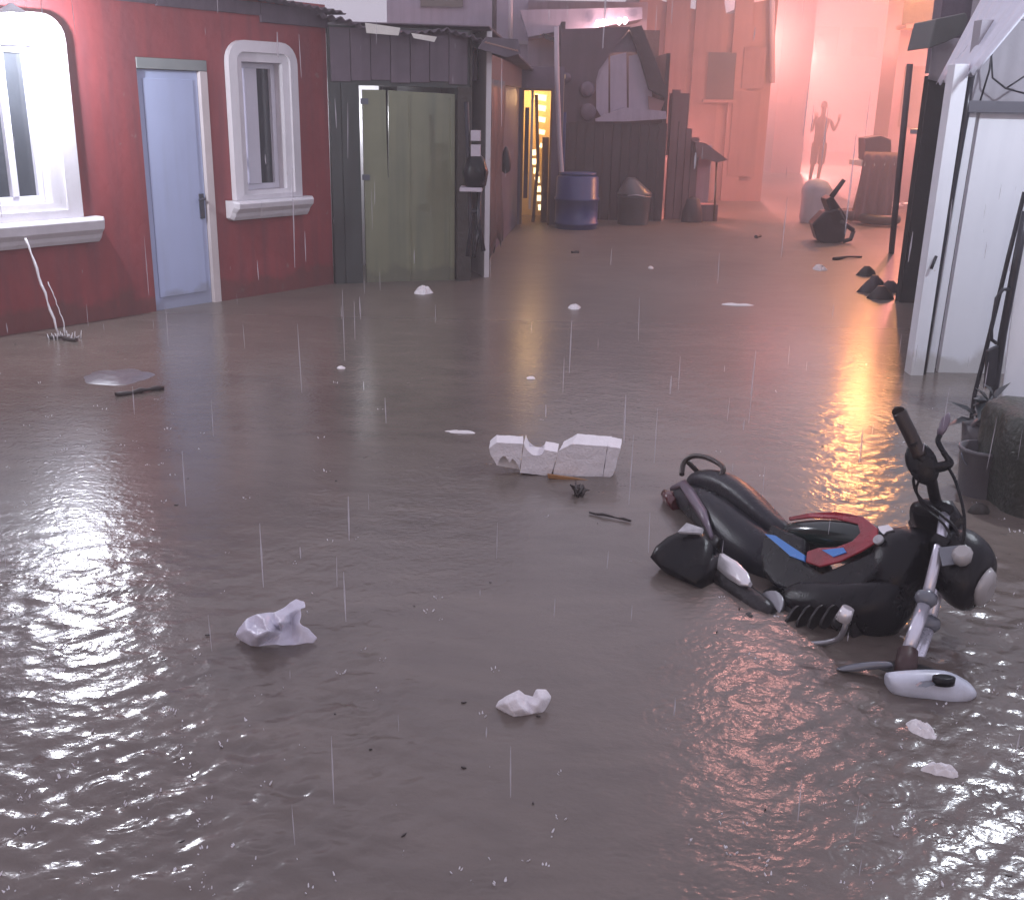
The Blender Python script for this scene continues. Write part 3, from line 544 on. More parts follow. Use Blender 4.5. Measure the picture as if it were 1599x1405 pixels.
def building(name, label, px0, px1, Y, ztop, m, depth=4, extra=None, roofpts=None):
    x0, x1 = D(px0, 150, Y).x, D(px1, 150, Y).x; t = thing(name, label, 'building', ((x0 + x1) / 2, Y, 0))
    mb = MB()
    if roofpts:
        top = [Vector((D(x, y, Y).x, Y, D(x, y, Y).z)) for x, y in roofpts]
        mb.prism([Vector((top[0].x, Y, -.4)), Vector((top[-1].x, Y, -.4))] + top[::-1], (0, depth, 0))
    else: mb.box(((x0 + x1) / 2, Y + depth / 2, ztop / 2 - .2), (x1 - x0, depth, ztop + .4))
    mb.build('wall', m, t)
    if extra: extra(t, x0, x1, Y)
    return t
def ex_lilac(t, x0, x1, Y):
    MB().box(((x0 + x1) / 2, Y - .05, 2.62), (x1 - x0 + .1, .1, .06)).build('string_course', 'greywall', t)
    for px in (772, 797): MB().tube([D(px, 80, Y - 2), D(px, -40, Y - 2)], .035).build('pole', 'dark_timber' if px < 780 else 'pipe', t)
    mb = MB().box((D(690, 20, Y).x, Y - .02, 3.6), (.7, .06, .9)); mb.build('window', 'glass', t)
building('lilac_building', 'lilac grey building rising behind the green door shed', 606, 830, 19.0, 6.0, 'lilac', 4, ex_lilac)
def ex_roofed(t, x0, x1, Y):
    mb = MB(); f = [(812, 16), (1003, 12), (1003, 30), (930, 44), (868, 50), (825, 58)]; mb.prism(face(f, Y - 1.0), (0, 1.0, 0)); mb.build('roof', 'lilac', t)
    MB().box(((x0 + x1) / 2 - .2, Y - .55, 3.32), (x1 - x0 + .6, .9, .05)).build('gutter', 'pale_sheet', t)
building('wide_eaved_house', 'pale house with wide eaves behind the timber shack', 822, 1004, 18.6, 3.25, 'lilac', 4, ex_roofed)
for i, (px, py) in enumerate(((934, 37), (943, 36), (967, 34), (976, 33))):
    c = D(px, py, 17.4); tag(MB().lathe(c - Vector((0, 0, .05)), (0, 0, 1), [(.012, 0), (.04, .03), (.045, .06), (.02, .1)], 12).build('eave_bulb', 'bulb_pink'), 'small pinkish lit bulb under the wide eaves above the shack', 'bulb', 'bulbs under the wide eaves')
    if i in (1, 2): light('eave_bulb_light', c - Vector((0, .15, .1)), (1, .55, .5), 9, .05)
def ex_pink(t, x0, x1, Y):
    for px, wd, m in ((1050, 34, 'pinkdark'), (1098, 40, 'pinkdark'), (1150, 26, 'pinkwall')):
        x = D(px, 150, Y).x; MB().box((x, Y - .04, 1.9), (wd * Y / 1662, .08, 4.2)).build('pilaster', m, t)
    MB().tube([D(1206, 130, Y - .1), D(1206, -60, Y - .1)], .05).build('downpipe', 'pipe', t)
    for px, z, w2, h2 in ((1172, 2.35, .40, .7), (1165, 1.2, .5, 1.5)):
        x = D(px, 150, Y).x; MB().box((x, Y - .07, z), (w2, .06, h2)).build('shutter', 'pinkdark', t)
    w_ = MB().box((D(1124, 120, Y).x, Y - .09, 2.2), (.5, .05, .8)).build('window', 'glass', t); MB().box((D(1124, 120, Y).x, Y - .12, 1.77), (.6, .12, .05)).build('sill', 'pinkwall', w_)
building('tall_pink_building', 'tall faded pink building with a ragged roofline behind the lean-to stall', 1000, 1216, 20.5, 3.2, 'pinkwall', 5, ex_pink, [(1000, -20), (1035, 2), (1062, 10), (1100, 18), (1130, 20), (1131, 2), (1134, 22), (1150, 21), (1168, 6), (1190, 2), (1216, -6)])
building('far_pink_building', 'pink building fading into the smoke beyond the ragged roofline', 1214, 1262, 30, 7, 'pinkwall', 6)
building('far_end_building', 'blurred pale building closing the smoky end of the street', 1240, 1440, 46, 6.2, 'pinkwall', 6, lambda t, a, b, Y: [MB().box((a + (b - a) * k, Y - .03, 4.3), (1.0, .1, 1.1)).build('window', 'glass', t) for k in (.2, .5, .8)])
building('smoky_house', 'mauve house half lost in smoke behind the dark house', 1394, 1620, 19.5, 4.6, 'mauve', .8, lambda t, a, b, Y: [MB().box(((a + b) / 2, Y - .3, 3.0), (b - a + .2, .5, .06)).build('canopy', 'pinkdark', t), MB().box((a + .45, Y - .02, 1.9), (.6, .08, 1.0)).build('window', 'glass', t)])

# ------------------------------------------------------------------ right side of the lane
WD = Wall((4.92, 12.95), (3.49, 9.75))      # far end first so that its normal points to the lane
def dark_house():
    t = thing('dark_house', 'dark brown house with a black shuttered front in shadow', 'house', (4, 11.3, 0))
    mb = MB(); mb.wbox(WD, 0, WD.L, -2.6, 0, -.4, 1.95); mb.build('wall', 'dark_boards', t)
    mb = MB()
    for k in range(9): a = .25 + k * .3; mb.wbox(WD, a, a + .28, .004, .03, .08, 1.45)
    mb.build('shutter', 'black_metal', t, bevel=.004)
    MB().wbox(WD, 2.2, 3.0, .031, .10, 1.46, 1.50).build('ledge', 'pipe', t)
    e = D(1432, 140, 9.8); mb = MB(); mb.wbox(WD, 0.2, WD.L - .02, -2.5, -.3, 1.955, 2.6); mb.build('upper_wall', 'greywall', t)
    fx, fy = 3.50, 9.70     # blind end wall towards the viewer: boards, a sill board and a grey cloth
    for k in range(9): MB().box((fx + .09 + k * .18, fy - .03 - .008 * (k % 2), .75), (.172, .025, 2.3)).build('board', 'dark_boards', t)
    MB().box((fx + .28, fy - .08, 1.50), (.20, .05, .03)).build('ledge', 'pipe', t)
    MB().box((fx + 1.1, fy + .12, 2.35), (2.1, .2, .75)).build('end_wall', 'mauve', t)
    mb = MB(); mb.grid(lambda i, j: Vector((fx - .02 + .5 * i, fy - .07 + .02 * sin(i * 14), 2.25 - .33 * j - .1 * i * j)), 16, 6); mb.build('cloth', 'greywall', t, solid=.006)
dark_house()
tag(MB().prism(face([(1462, 30), (1508, 20), (1512, 28), (1505, 52), (1478, 66), (1450, 76)], 9.2), (0, .515, 0)).build('signboard', 'greenbox', bevel=.01), 'dark green grey box under the bright awning edge', 'box')
mb = MB(); mb.tube([P(1389, 425, -.3) + Vector((0, 0, 0)), D(1396, 350, 12.6), D(1421, 100, 12.6)], .035); tag(mb.build('leaning_pole', 'dark_timber'), 'thin dark pole leaning at the corner of the dark house', 'pole')
def right_house():
    Y = 6.95; t = thing('white_front_house', 'grey house with white steel door panels and bluish awning', 'house', D(1500, 590, Y) * 1.0)
    t.location.z = 0
    c = lambda x, y, dy=0: D(x, y, Y + dy)
    # the white post and the slender strip beside the door
    def post(tl, tr, bl, br, yy, dep, nm, m, par=t):
        return MB().prism([D(*bl, yy), D(*br, yy), D(*tr, yy), D(*tl, yy)], (0, dep, 0)).build(nm, m, par, bevel=.004)
    post((1492, 100), (1515, 100), (1416, 625), (1436, 625), Y - .1, .12, 'post', 'white_steel')
    mb = MB().tube([D(1516, 120, Y - .04), D(1508, 180, Y - .04), D(1470, 395, Y - .04), D(1438, 600, Y - .04)], .021); mb.tube([D(1462, 400, Y - .12), D(1454, 420, Y - .14)], .01); mb.build('drainpipe', 'black_metal', t)
    zt = c(1560, 175).z; xl = D(1462, 600, Y).x
    dr = MB().prism([D(1462, 600, Y), D(1462, 600, Y) + Vector((1.25, 0, 0)), D(1531, 175, Y) + Vector((1.1, 0, 0)), D(1531, 175, Y)], (0, .05, 0)).build('door', 'white_steel', t, bevel=.004)
    MB().prism([D(1444, 600, Y - .01), D(1456, 600, Y - .01), D(1526, 174, Y - .01), D(1513, 174, Y - .01)], (0, .05, 0)).build('door_stile', 'white_steel', dr, bevel=.004)
    # corner wall behind, lintel and upper wall
    x0 = D(1505, 170, Y + .08).x
    MB().box((x0 + 1.55, Y + .18, .9), (3.0, .12, 2.6)).build('wall', 'greywall', t)
    MB().prism([c(1512, 176, -.06), c(1512, 157, -.06), c(1512, 157, -.06) + Vector((1.6, 0, 0)), c(1512, 176, -.06) + Vector((1.6, 0, 0))], (0, .16, 0)).build('lintel', 'lintel', t, bevel=.005)
    MB().box((x0 + 1.75, Y + .24, 2.85), (3.0, .12, 1.28)).build('upper_wall', 'greywall', t)
    # side of the house running towards the viewer on the right
    mb = MB(); mb.box((4.6, 5.3, 1.0), (.14, 3.0, 2.8)); mb.build('side_wall', 'greywall', t)
    a, b = D(1468, 128, 7.6), D(1520, 118, 7.0); e, f = D(1640, -40, 6.3), D(1560, -60, 7.4)
    mb = MB(); p0, p1, p2, p3 = D(1462, 132, 7.8), D(1528, 112, 6.5), D(1680, -70, 6.3), D(1590, -110, 7.9)
    mb.grid(lambda i, j: p0.lerp(p3, i).lerp(p1.lerp(p2, i), j) + Vector((0, 0, .015 * sin(j * 40))), 8, 40); mb.build('awning', 'awning', t, solid=.006)
    cb = MB(); rnd = random.Random(4)
    for pts in ([(1552, 60), (1545, 110), (1530, 160)], [(1548, 90), (1550, 122), (1570, 138), (1599, 146)], [(1530, 84), (1516, 140), (1505, 172)], [(1570, 139), (1599, 120)]): cb.tube([D(x, y, Y - .02) for x, y in pts], .006, 6)
    cb.build('cable', 'black_metal', t)
right_house()
def near_gate():
    """nearer white leaf standing ajar with its black tube frame, in front of the white door"""
    Y = 5.7; o = D(1575, 620, Y); o.z = 0; t = thing('ajar_gate', 'white gate leaf in a black tube frame standing ajar behind the mossy block', 'gate', o)
    c = lambda x, y, dy=0: D(x, y, Y + dy)
    MB().prism([D(1556, 690, Y), D(1556, 690, Y) + Vector((.9, -.35, 0)), D(1609, 250, Y) + Vector((.9, -.35, 0)), D(1609, 250, Y)], (.01, .03, 0)).build('panel', 'white_steel', t, bevel=.003)
    mb = MB(); mb.tube([c(1600, 300, .05), c(1575, 400, .05), c(1540, 545, .05), c(1522, 615, .05), c(1512, 690, .05)], .012); mb.tube([c(1602, 330, -.03), c(1585, 420, -.03), c(1566, 520, -.03), c(1548, 640, -.03), c(1540, 720, -.03)], .022); mb.build('frame', 'black_metal', t)
    mb = MB(); mb.tube([c(1576, 452, -.05), c(1566, 452, -.06), c(1556, 466, -.06), c(1548, 515, -.06), c(1548, 530, -.06), c(1556, 536, -.05)], .010); mb.build('handle', 'black_metal', t)
    MB().prism([c(1543, 548, -.07), c(1560, 540, -.07), c(1556, 600, -.07), c(1538, 608, -.07)], (0, .03, 0)).build('lock_box', 'black_metal', t, bevel=.004)
near_gate()
def plant_and_drum():
    c = P(1636, 812) + Vector((.13, .24, 0)); t = thing('mossy_block', 'dark rough mossy concrete block before the white gate with water running down it', 'block', c)
    def ring(sx, sy, z, k_):
        out = []
        for k in range(40):
            a = 2 * pi * k / 40; q = (abs(cos(a)) ** 5 + abs(sin(a)) ** 5) ** -.2; p = Vector((sx * q * cos(a), sy * q * sin(a), z))
            nn = noise.noise(p * 6 + Vector((3, 1, 0))) * .028 + noise.noise(p * 19) * .012; out.append(c + p + Vector((cos(a) * nn, sin(a) * nn, noise.noise(p * 9) * .02)))
        return out
    MB().loft([ring(.30, .26, z, 0) for z in np.linspace(-.6, .30, 16)] + [ring(.295, .255, .36, 0), ring(.285, .245, .40, 0), ring(.25, .21, .425, 0), ring(.16, .14, .43, 0), ring(.05, .04, .435, 0)]).build('block', 'drum', t)
    mb = MB(); rnd = random.Random(2)
    for k in range(6):
        x = rnd.uniform(-.29, -.05); q = c + Vector((x, -.285, .38)); l = rnd.uniform(.08, .3)
        MB().tube([q, q + Vector((.004, -.004, -l * .5)), q + Vector((0, -.004, -l))], [.003, .005, .001], 6).build('trickle', 'splash', t)
    # dark leafy plant squeezed between gate and drum
    p = P(1528, 700); t = thing('potted_plant', 'dark leafy potted plant squeezed between the gate and the mossy block', 'plant', p)
    mb = MB(); rnd = random.Random(9)
    for k in range(38):
        a = rnd.uniform(0, 6.28); el = rnd.uniform(-.2, 1.1); L = rnd.uniform(.10, .24); o = p + Vector((rnd.uniform(-.04, .04), rnd.uniform(-.04, .04), rnd.uniform(.12, .26)))
        d = Vector((cos(a) * cos(el), sin(a) * cos(el), sin(el))); sd = d.cross(Vector((0, 0, 1))).normalized() * L * .17
        q = [o, o + d * L * .35 + sd, o + d * L + Vector((0, 0, -.05)), o + d * L * .35 - sd]; mb.add(q + [o + d * L * .4 + Vector((0, 0, .015))], [(0, 1, 4), (1, 2, 4), (2, 3, 4), (3, 0, 4)], True)
    mb.build('leaves', 'leaf', t)
    MB().lathe(p - Vector((0, 0, .25)), (0, 0, 1), [(.07, 0), (.09, .3), (.10, .38), (.085, .385)], 20).build('pot', 'bin', t)
    b = P(1520, 775); t = thing('bucket', 'dark grey plastic bucket half sunk beside the mossy block', 'bucket', b)
    MB().lathe(b + Vector((.04, .05, -.2)), (0, 0, 1), [(.075, 0), (.09, .2), (.105, .40), (.112, .405), (.112, .42), (.10, .42), (.085, .25)], 24).build('body', 'bin', t)
    q = b + Vector((.04, .05, .2)); MB().tube([q + Vector((.112 * cos(a), -.02 - .112 * sin(a) * .35, -.09 * sin(a))) for a in [pi * k / 12 for k in range(13)]], .004, 6).build('handle', 'handle', t)
    s = P(1528, 800); mb = MB()
    mb.loft([[s + Vector((.05 * r * cos(k * pi / 4), .03 * r * sin(k * pi / 4), h)) for k in range(8)] for r, h in ((.7, -.03), (1, .005), (.7, .03), (.2, .045))]); tag(mb.build('stone', 'brown_edge'), 'small brown stone at the waterline below the dark grey bucket', 'stone')
plant_and_drum()

# ------------------------------------------------------------------ far junk on the right side, person
def far_junk():
    o = P(1300, 380); t = thing('plastic_chair', 'dark plastic chair tipped over in the water with one leg up', 'chair', o)
    c = lambda x, y, dy=0: D(x, y, o.y + dy)
    MB().prism([c(1268, 350), c(1286, 332), c(1312, 326), c(1324, 352), c(1318, 378), c(1292, 382), c(1276, 376)], (.05, .38, 0)).build('seat', 'tarp', t, bevel=.02)
    MB().prism([c(1290, 312, .05), c(1300, 306, .05), c(1324, 340, .05), c(1316, 352, .05), c(1300, 340, .05)], (0, .3, 0)).build('backrest', 'tarp', t, bevel=.015)
    for a, b in (((1298, 308), (1318, 281)), ((1312, 345), (1333, 360))): MB().tube([c(*a, .02), c(*b, .02)], [.035, .028], 8).build('leg', 'tarp', t)
    MB().tube([c(1333, 360, .02), c(1328, 374, .02), c(1316, 377, .02)], .03, 8).build('leg', 'tarp', t)
    b = P(1288, 356); b.y += .7; mb = MB(); n0 = Vector((3, 1, 2))
    mb.loft([[b + Vector((r * (1 + .2 * noise.noise(Vector((a, h * 3, 0)))) * cos(a), r * .6 * sin(a), h)) for a in [k * pi / 7 for k in range(14)]] for r, h in ((.16, -.1), (.22, .1), (.20, .35), (.23, .5), (.16, .62), (.04, .66))]); tag(mb.build('plastic_bag', 'greywall'), 'pale full plastic bag standing behind the tipped dark chair', 'bag')
    for (px, py, r, lab) in ((1340, 345, .30, 'larger dark tyre lying behind the tipped chair'), (1372, 352, .24, 'smaller dark tyre lying under the draped table')):
        q = P(px, py); mb = MB(); n = 28; rings = []
        for i in range(n + 1):
            a = 2 * pi * i / n; ctr = Vector((cos(a), sin(a), 0)); rings.append([q + ctr * (r + .075 * cos(b_)) + Vector((0, 0, .10 + .075 * sin(b_))) for b_ in [k * pi / 5 for k in range(10)]])
        mb.loft(rings, cap=False); tag(mb.build('tyre', 'b_tyre'), lab, 'tyre')
    Y = 16.6; t = thing('table', 'draped table standing in the water beside the smoky house', 'table', P(1370, 340)); e = lambda x, y, dy=0: D(x, y, Y + dy)
    MB().prism([e(1345, 252), e(1400, 250), e(1402, 258), e(1344, 260)], (0, .6, 0)).build('top', 'pale_sheet', t)
    mb = MB(); l, r = e(1347, 262).x, e(1400, 262).x; mb.grid(lambda i, j: Vector((l + (r - l) * i - .06 * j * (1 - i), Y - .01 + .03 * sin(i * 22) * (.3 + j), .60 * (1 - j) + .05 + e(1370, 262).z * .5 * (1 - j))), 26, 8); mb.build('cloth', 'pinkdark', t, solid=.006)
    for x in (1350, 1396):
        MB().tube([e(x, 262, .5), Vector((e(x, 262).x, Y + .5, -.3))], .025).build('leg', 'wood', t)
    tag(MB().prism([e(1351, 216, .1), e(1376, 212, .1), e(1392, 218, .1), e(1392, 249, .1), e(1351, 250.5, .1)], (0, .35, 0)).build('crate', 'mauve_dark', bevel=.01), 'mauve brown crate standing on the draped table', 'crate')
    q = P(1386, 330); mb = MB(); rnd = random.Random(6)
    for k in range(16):
        s = q + Vector((rnd.uniform(-.3, .3), rnd.uniform(-.2, .2), .05 + rnd.uniform(0, .12))); a = rnd.uniform(0, 6.28); d = Vector((cos(a), sin(a), rnd.uniform(-.1, .3))) * rnd.uniform(.08, .2); n_ = Vector((-sin(a), cos(a), .2)) * .05
        mb.add([s, s + n_, s + d + n_, s + d], [(0, 1, 2, 3)])
    tag(mb.build('wrapper_heap', 'paper', solid=.004), 'loose heap of pale wrappers and rags in front of the draped table', 'rubbish heap')
    for (x0, y0, x1, y1, r, lab) in ((1302, 405, 1345, 401, .012, 'long thin stick floating beyond the white block near the tipped chair'),):
        a, b = P(x0, y0, .01), P(x1, y1, .01); mb = MB().tube([a, a.lerp(b, .5) + Vector((0, 0, .015)), b], [r * 2, r, r], 8); tag(mb.build('stick', 'twig'), lab, 'stick')
    rnd = random.Random(8)
    for (px, py, s, lab, m) in ((1352, 430, .11, 'small brown chunk floating left of the wet rubble by the dark house', 'brown_edge'), (1392, 455, .24, 'wet rubble heap at the foot of the dark house', 'dark_timber'), (1374, 466, .13, 'dark lump floating before the rubble heap', 'twig')):
        q = P(px, py); mb = MB()
        for k in range(1 if s < .2 else 7):
            o2 = q + (Vector((rnd.uniform(-s, s), rnd.uniform(-s, s) * .6, 0)) if s > .2 else Vector()); rr = s * (.5 if s > .2 else 1)
            mb.loft([[o2 + Vector((rr * f * cos(a) * (1 + .3 * noise.noise(Vector((a * 2, h * 9, k)))), rr * .7 * f * sin(a), h * rr * 3)) for a in [j * pi / 5 for j in range(10)]] for f, h in ((.8, -.15), (1, 0), (.7, .15), (.25, .25 + .2 * rnd.random()))])
        tag(mb.build('rubble_heap' if s > .2 else 'debris_chunk', m), lab, 'rubble' if s > .2 else 'debris')
far_junk()
def person():
    o = P(1273, 287); o.z = 0; t = thing('person', 'person in dark clothes standing in the orange smoke with both hands raised', 'person', o)
    H = 1.86
    # joints, metres, facing the camera (x right in picture), forearms raised
    J = {'pelvis': (0, 0, .95, .125, .10), 'waist': (0, 0, 1.12, .125, .095), 'chest': (.01, 0, 1.35, .15, .105), 'neckb': (.01, 0, 1.50, .075, .07), 'neck': (.015, -.01, 1.57, .052, .055), 'head': (.02, -.02, 1.68, .078, .095), 'crown': (.02, -.01, 1.80, .06, .075),
         'hipl': (-.09, 0, .90, .09, .09), 'kneel': (-.11, -.03, .50, .062, .065), 'ankl': (-.13, .02, .09, .042, .045), 'toel': (-.14, -.14, .03, .035, .03),
         'hipr': (.09, 0, .90, .09, .09), 'kneer': (.07, -.05, .50, .062, .065), 'ankr': (.05, 0, .09, .042, .045), 'toer': (.06, -.16, .03, .035, .03),
         'shl': (-.19, 0, 1.43, .062, .062), 'ell': (-.23, -.06, 1.17, .045, .045), 'wrl': (-.20, -.16, 1.40, .030, .028), 'pml': (-.195, -.185, 1.49, .036, .02),
         'shr': (.21, 0, 1.43, .062, .062), 'elr': (.29, -.05, 1.20, .045, .045), 'wrr': (.33, -.17, 1.38, .030, .028), 'pmr': (.345, -.19, 1.46, .036, .02)}
    E = [('pelvis', 'waist'), ('waist', 'chest'), ('chest', 'neckb'), ('neckb', 'neck'), ('neck', 'head'), ('head', 'crown'), ('pelvis', 'hipl'), ('hipl', 'kneel'), ('kneel', 'ankl'), ('ankl', 'toel'), ('pelvis', 'hipr'), ('hipr', 'kneer'), ('kneer', 'ankr'), ('ankr', 'toer'),
         ('chest', 'shl'), ('shl', 'ell'), ('ell', 'wrl'), ('wrl', 'pml'), ('chest', 'shr'), ('shr', 'elr'), ('elr', 'wrr'), ('wrr', 'pmr')]
    for sd, k in (('l', -1), ('r', 1)):
        px, py, pz = J['pm' + sd][:3]
        for f in range(4):
            n1, n2 = f'f{sd}{f}a', f'f{sd}{f}b'; ox = (f - 1.5) * .020; L = (.07, .085, .08, .06)[f]
            J[n1] = (px + ox, py - .01, pz + .045, .009, .009); J[n2] = (px + ox * 1.2, py - .035, pz + .04 + L, .007, .007); E += [('pm' + sd, n1), (n1, n2)]
        n1 = f't{sd}'; J[n1] = (px - k * .055, py - .03, pz + .02, .009, .009); E.append(('pm' + sd, n1))
    names = list(J); me = bpy.data.meshes.new('body'); me.from_pydata([J[n][:3] for n in names], [(names.index(a), names.index(b)) for a, b in E], []); ob = bpy.data.objects.new('body', me); COL.objects.link(ob); ob.parent = t
    ob.modifiers.new('Skin', 'SKIN'); ob.modifiers.new('Subdivision', 'SUBSURF').render_levels = 2
    if len(me.skin_vertices):
        for i, n in enumerate(names): me.skin_vertices[0].data[i].radius = [x * .86 for x in J[n][3:5]]
        me.skin_vertices[0].data[0].use_root = True
    me.materials.append(M['skin'])
    def ring(c, rx, ry, n=16): return [o + Vector((c[0] + .86 * rx * cos(2 * pi * k / n), c[1] + ry * sin(2 * pi * k / n), c[2])) for k in range(n)]
    MB().loft([ring((0, 0, .86), .165, .13), ring((0, 0, 1.0), .16, .125), ring((0, 0, 1.15), .155, .12), ring((.01, 0, 1.33), .185, .13), ring((.01, 0, 1.44), .19, .11), ring((.01, 0, 1.50), .10, .085)], cap=False).build('shirt', 'shirt', t)
    for s, hx, kx in ((-1, -.09, -.11), (1, .09, .07)): MB().loft([ring((kx, -.03, .45), .088, .09), ring((hx, -.01, .7), .10, .105), ring((hx * .9, 0, .93), .105, .12)], cap=False).build('trouser_leg', 'shorts', t)
    MB().loft([ring((.02, 0, 1.70), .088, .10), ring((.02, .0, 1.76), .088, .10), ring((.02, .0, 1.82), .07, .08), ring((.02, 0, 1.855), .03, .035)]).build('hair', 'hair', t)
    MB().loft([ring((.02, -.115, 1.66), .010, .01), ring((.02, -.105, 1.70), .007, .008)]).build('nose', 'skin', t)
person()

# ------------------------------------------------------------------ floating rubbish
def crumple(name, px, py, L, Wd, Hh, m, label, cat, seed, yaw=0, ridged=.5, sub=26, lift=0., pts=None):
    c = P(px, py); mb = MB(); R = Matrix.Rotation(yaw, 3, 'Z')
    def fn(i, j):
        u, v = i * 2 - 1, j * 2 - 1; r = max(abs(u), abs(v)); a = math.atan2(v, u); k = 1 + .28 * noise.noise(Vector((cos(a) * 1.6, sin(a) * 1.6, seed)))
        rad = sqrt(u * u + v * v); x, y = (u / rad * r, v / rad * r) if rad > 1e-6 else (0, 0)
        n1 = 1 - abs(noise.noise(Vector((u * 1.5 + seed, v * 1.7, seed)))) * 2; n2 = noise.noise(Vector((u * 5, v * 5 + seed, 2)))
        z = Hh * (max(0, 1 - r ** 2.2)) * (1 - ridged + ridged * n1 * 1.5) + Hh * .22 * n2 * (1 - r * .6) - .012 * r ** 6
        return c + R @ Vector((x * L / 2 * k, y * Wd / 2 * k, z + lift))
    mb.grid(fn, sub, sub, smooth=False); return tag(mb.build(name, m, solid=.002), label, cat)
def foam_block():
    o = P(870, 745); t = thing('foam_packaging', 'broken white foam packaging block floating in mid street', 'foam block', o)
    Y = o.y + .02; e = lambda x, y, dy=0: D(x, y, Y + dy)
    MB().prism([e(863, 744), e(940, 750), e(948, 697), e(893, 693), e(872, 704)], (.035, .16, .0)).build('block', 'foam', t, rag=.008)
    MB().prism([e(941, 751), e(957, 742), e(969, 700), e(949, 697)], (.02, .15, 0)).build('end_block', 'foam', t, rag=.008)
    mb = MB().prism([e(812, 738), e(860, 743), e(871, 706), e(850, 702), e(846, 712), e(824, 710), e(818, 692)], (.01, .13, 0)); mb.build('tray', 'foam', t, rag=.008)
    mb = MB().prism([e(766, 710), e(776, 726), e(785, 706), e(796, 722), e(806, 706), e(811, 736), e(817, 693), e(775, 691), e(764, 700)], (0, .12, 0)); mb.build('toothed_rim', 'foam', t, rag=.008)
    mb = MB().prism([e(774, 728), e(784, 707), e(795, 721), e(806, 706), e(812, 738), e(776, 732)], (0, .02, 0)).xf(lambda p: p + Vector((0, .05, 0))); mb.build('inner_tray', 'paper', t)
    a = e(857, 746, -.03); b = e(945, 757, -.03); mb = MB().prism([e(855, 740, -.05), e(946, 753, -.05), e(944, 763, -.05), e(895, 752, -.05), e(856, 747, -.05)], (0, .04, -.01)); tag(mb.build('wood_slat', 'orange_wood', bevel=.003), 'orange brown slat floating under the white foam block', 'slat')
    q = P(905, 775); mb = MB(); rnd = random.Random(5)
    for k in range(7):
        a = q + Vector((rnd.uniform(-.02, .02), rnd.uniform(-.02, .05), .0)); mb.tube([a, a + Vector((rnd.uniform(-.02, .02), rnd.uniform(-.03, .03), .03)), a + Vector((rnd.uniform(-.04, .04), rnd.uniform(-.03, .05), rnd.uniform(.0, .06)))], [.006, .007, .003], 6)
    tag(mb.build('twig_bundle', 'twig'), 'dark bundle of wet twigs just below the orange brown slat', 'twigs')
foam_block()
def litter(name, out, inn, m, label, cat, seed, amp=.006, lift=.0):
    from mathutils.geometry import delaunay_2d_cdt
    pts = out + inn; n = len(out)
    v2 = [Vector((p[0], p[1])) for p in pts]; vs, es, fs, ov, oe, of = delaunay_2d_cdt(v2, [(i, (i + 1) % n) for i in range(n)], [], 1, 1e-6)
    w3 = [P(pts[o[0]][0], pts[o[0]][1], pts[o[0]][2] + lift) for o in ov]
    bm = bmesh.new(); bv = [bm.verts.new(p) for p in w3]
    for f in fs: bm.faces.new([bv[i] for i in f])
    bmesh.ops.subdivide_edges(bm, edges=bm.edges[:], cuts=3, use_grid_fill=True, smooth=.25)
    for v in bm.verts:
        q = v.co * 30; v.co += Vector((noise.noise(q + Vector((seed, 0, 0))), noise.noise(q + Vector((0, seed, 0))), 1.3 * (.5 - abs(noise.noise(q * .8 + Vector((0, 0, seed))))))) * amp
    mb = MB(); bm.verts.index_update(); mb.add([v.co.copy() for v in bm.verts], [[v.index for v in f.verts] for f in bm.faces], True); bm.free()
    return tag(mb.build(name, m, solid=.0025, subd=1), label, cat)
litter('plastic_bag', [(369, 992, .02), (374, 980, .04), (386, 967, .06), (399, 961, .07), (416, 957, .075), (430, 955, .08), (452, 943, .095), (463, 936, .10), (474, 940, .095), (477, 949, .085), (469, 953, .085), (468, 972, .06), (483, 983, .04), (496, 997, .012), (487, 1007, -.006), (462, 1008, -.006), (430, 1007, .004), (403, 1011, -.004), (392, 1009, -.006), (378, 1004, -.006)],
       [(385, 985, .055), (400, 975, .05), (412, 968, .085), (428, 976, .06), (437, 974, .095), (418, 986, .085), (402, 993, .075), (440, 988, .03), (455, 994, .008), (425, 999, .01), (470, 992, .025), (450, 958, .08), (456, 970, .045)], 'plastic_bag', 'crumpled violet white plastic bag floating left of the foam lump', 'bag', 3.7, .007)
litter('foam_lump', [(774, 1104, .0), (780, 1093, .02), (790, 1086, .035), (803, 1081, .045), (811, 1077, .05), (820, 1085, .03), (832, 1088, .025), (837, 1077, .05), (853, 1076, .05), (861, 1088, .03), (855, 1102, .01), (848, 1114, -.006), (833, 1114, .0), (815, 1118, -.004), (802, 1121, -.008), (787, 1114, -.008)],
       [(790, 1100, .035), (806, 1092, .05), (822, 1096, .02), (845, 1092, .045), (838, 1103, .03), (815, 1107, .03), (800, 1110, .02)], 'foam', 'white foam lump floating in the near dark water below the street middle', 'foam lump', 9.1, .004)
crumple('plastic_scrap', 661, 457, .19, .22, .055, 'foam', 'white lump floating just in front of the green door', 'scrap', 5.2, 0, .3)
crumple('plastic_scrap', 897, 481, .11, .16, .03, 'foam', 'tiny white scrap floating past the far side of the white lump', 'scrap', 2.2, 0, .3)
crumple('plastic_scrap', 720, 675, .20, .045, .009, 'paper', 'thin white strip floating behind the foam packaging block', 'scrap', 6.3, -.12, .5)
crumple('plastic_scrap', 533, 575, .065, .05, .014, 'paper', 'small white scrap floating in front of the red wall', 'scrap', 1.3, 0, .3)
crumple('plastic_scrap', 829, 591, .065, .04, .012, 'paper', 'small flat white scrap alone in the middle of the lane', 'scrap', 7.3, 0, .3)
crumple('plastic_scrap', 1280, 421, .17, .2, .05, 'paper', 'white block floating in front of the tipped dark chair', 'scrap', 8.3, 0, .2)
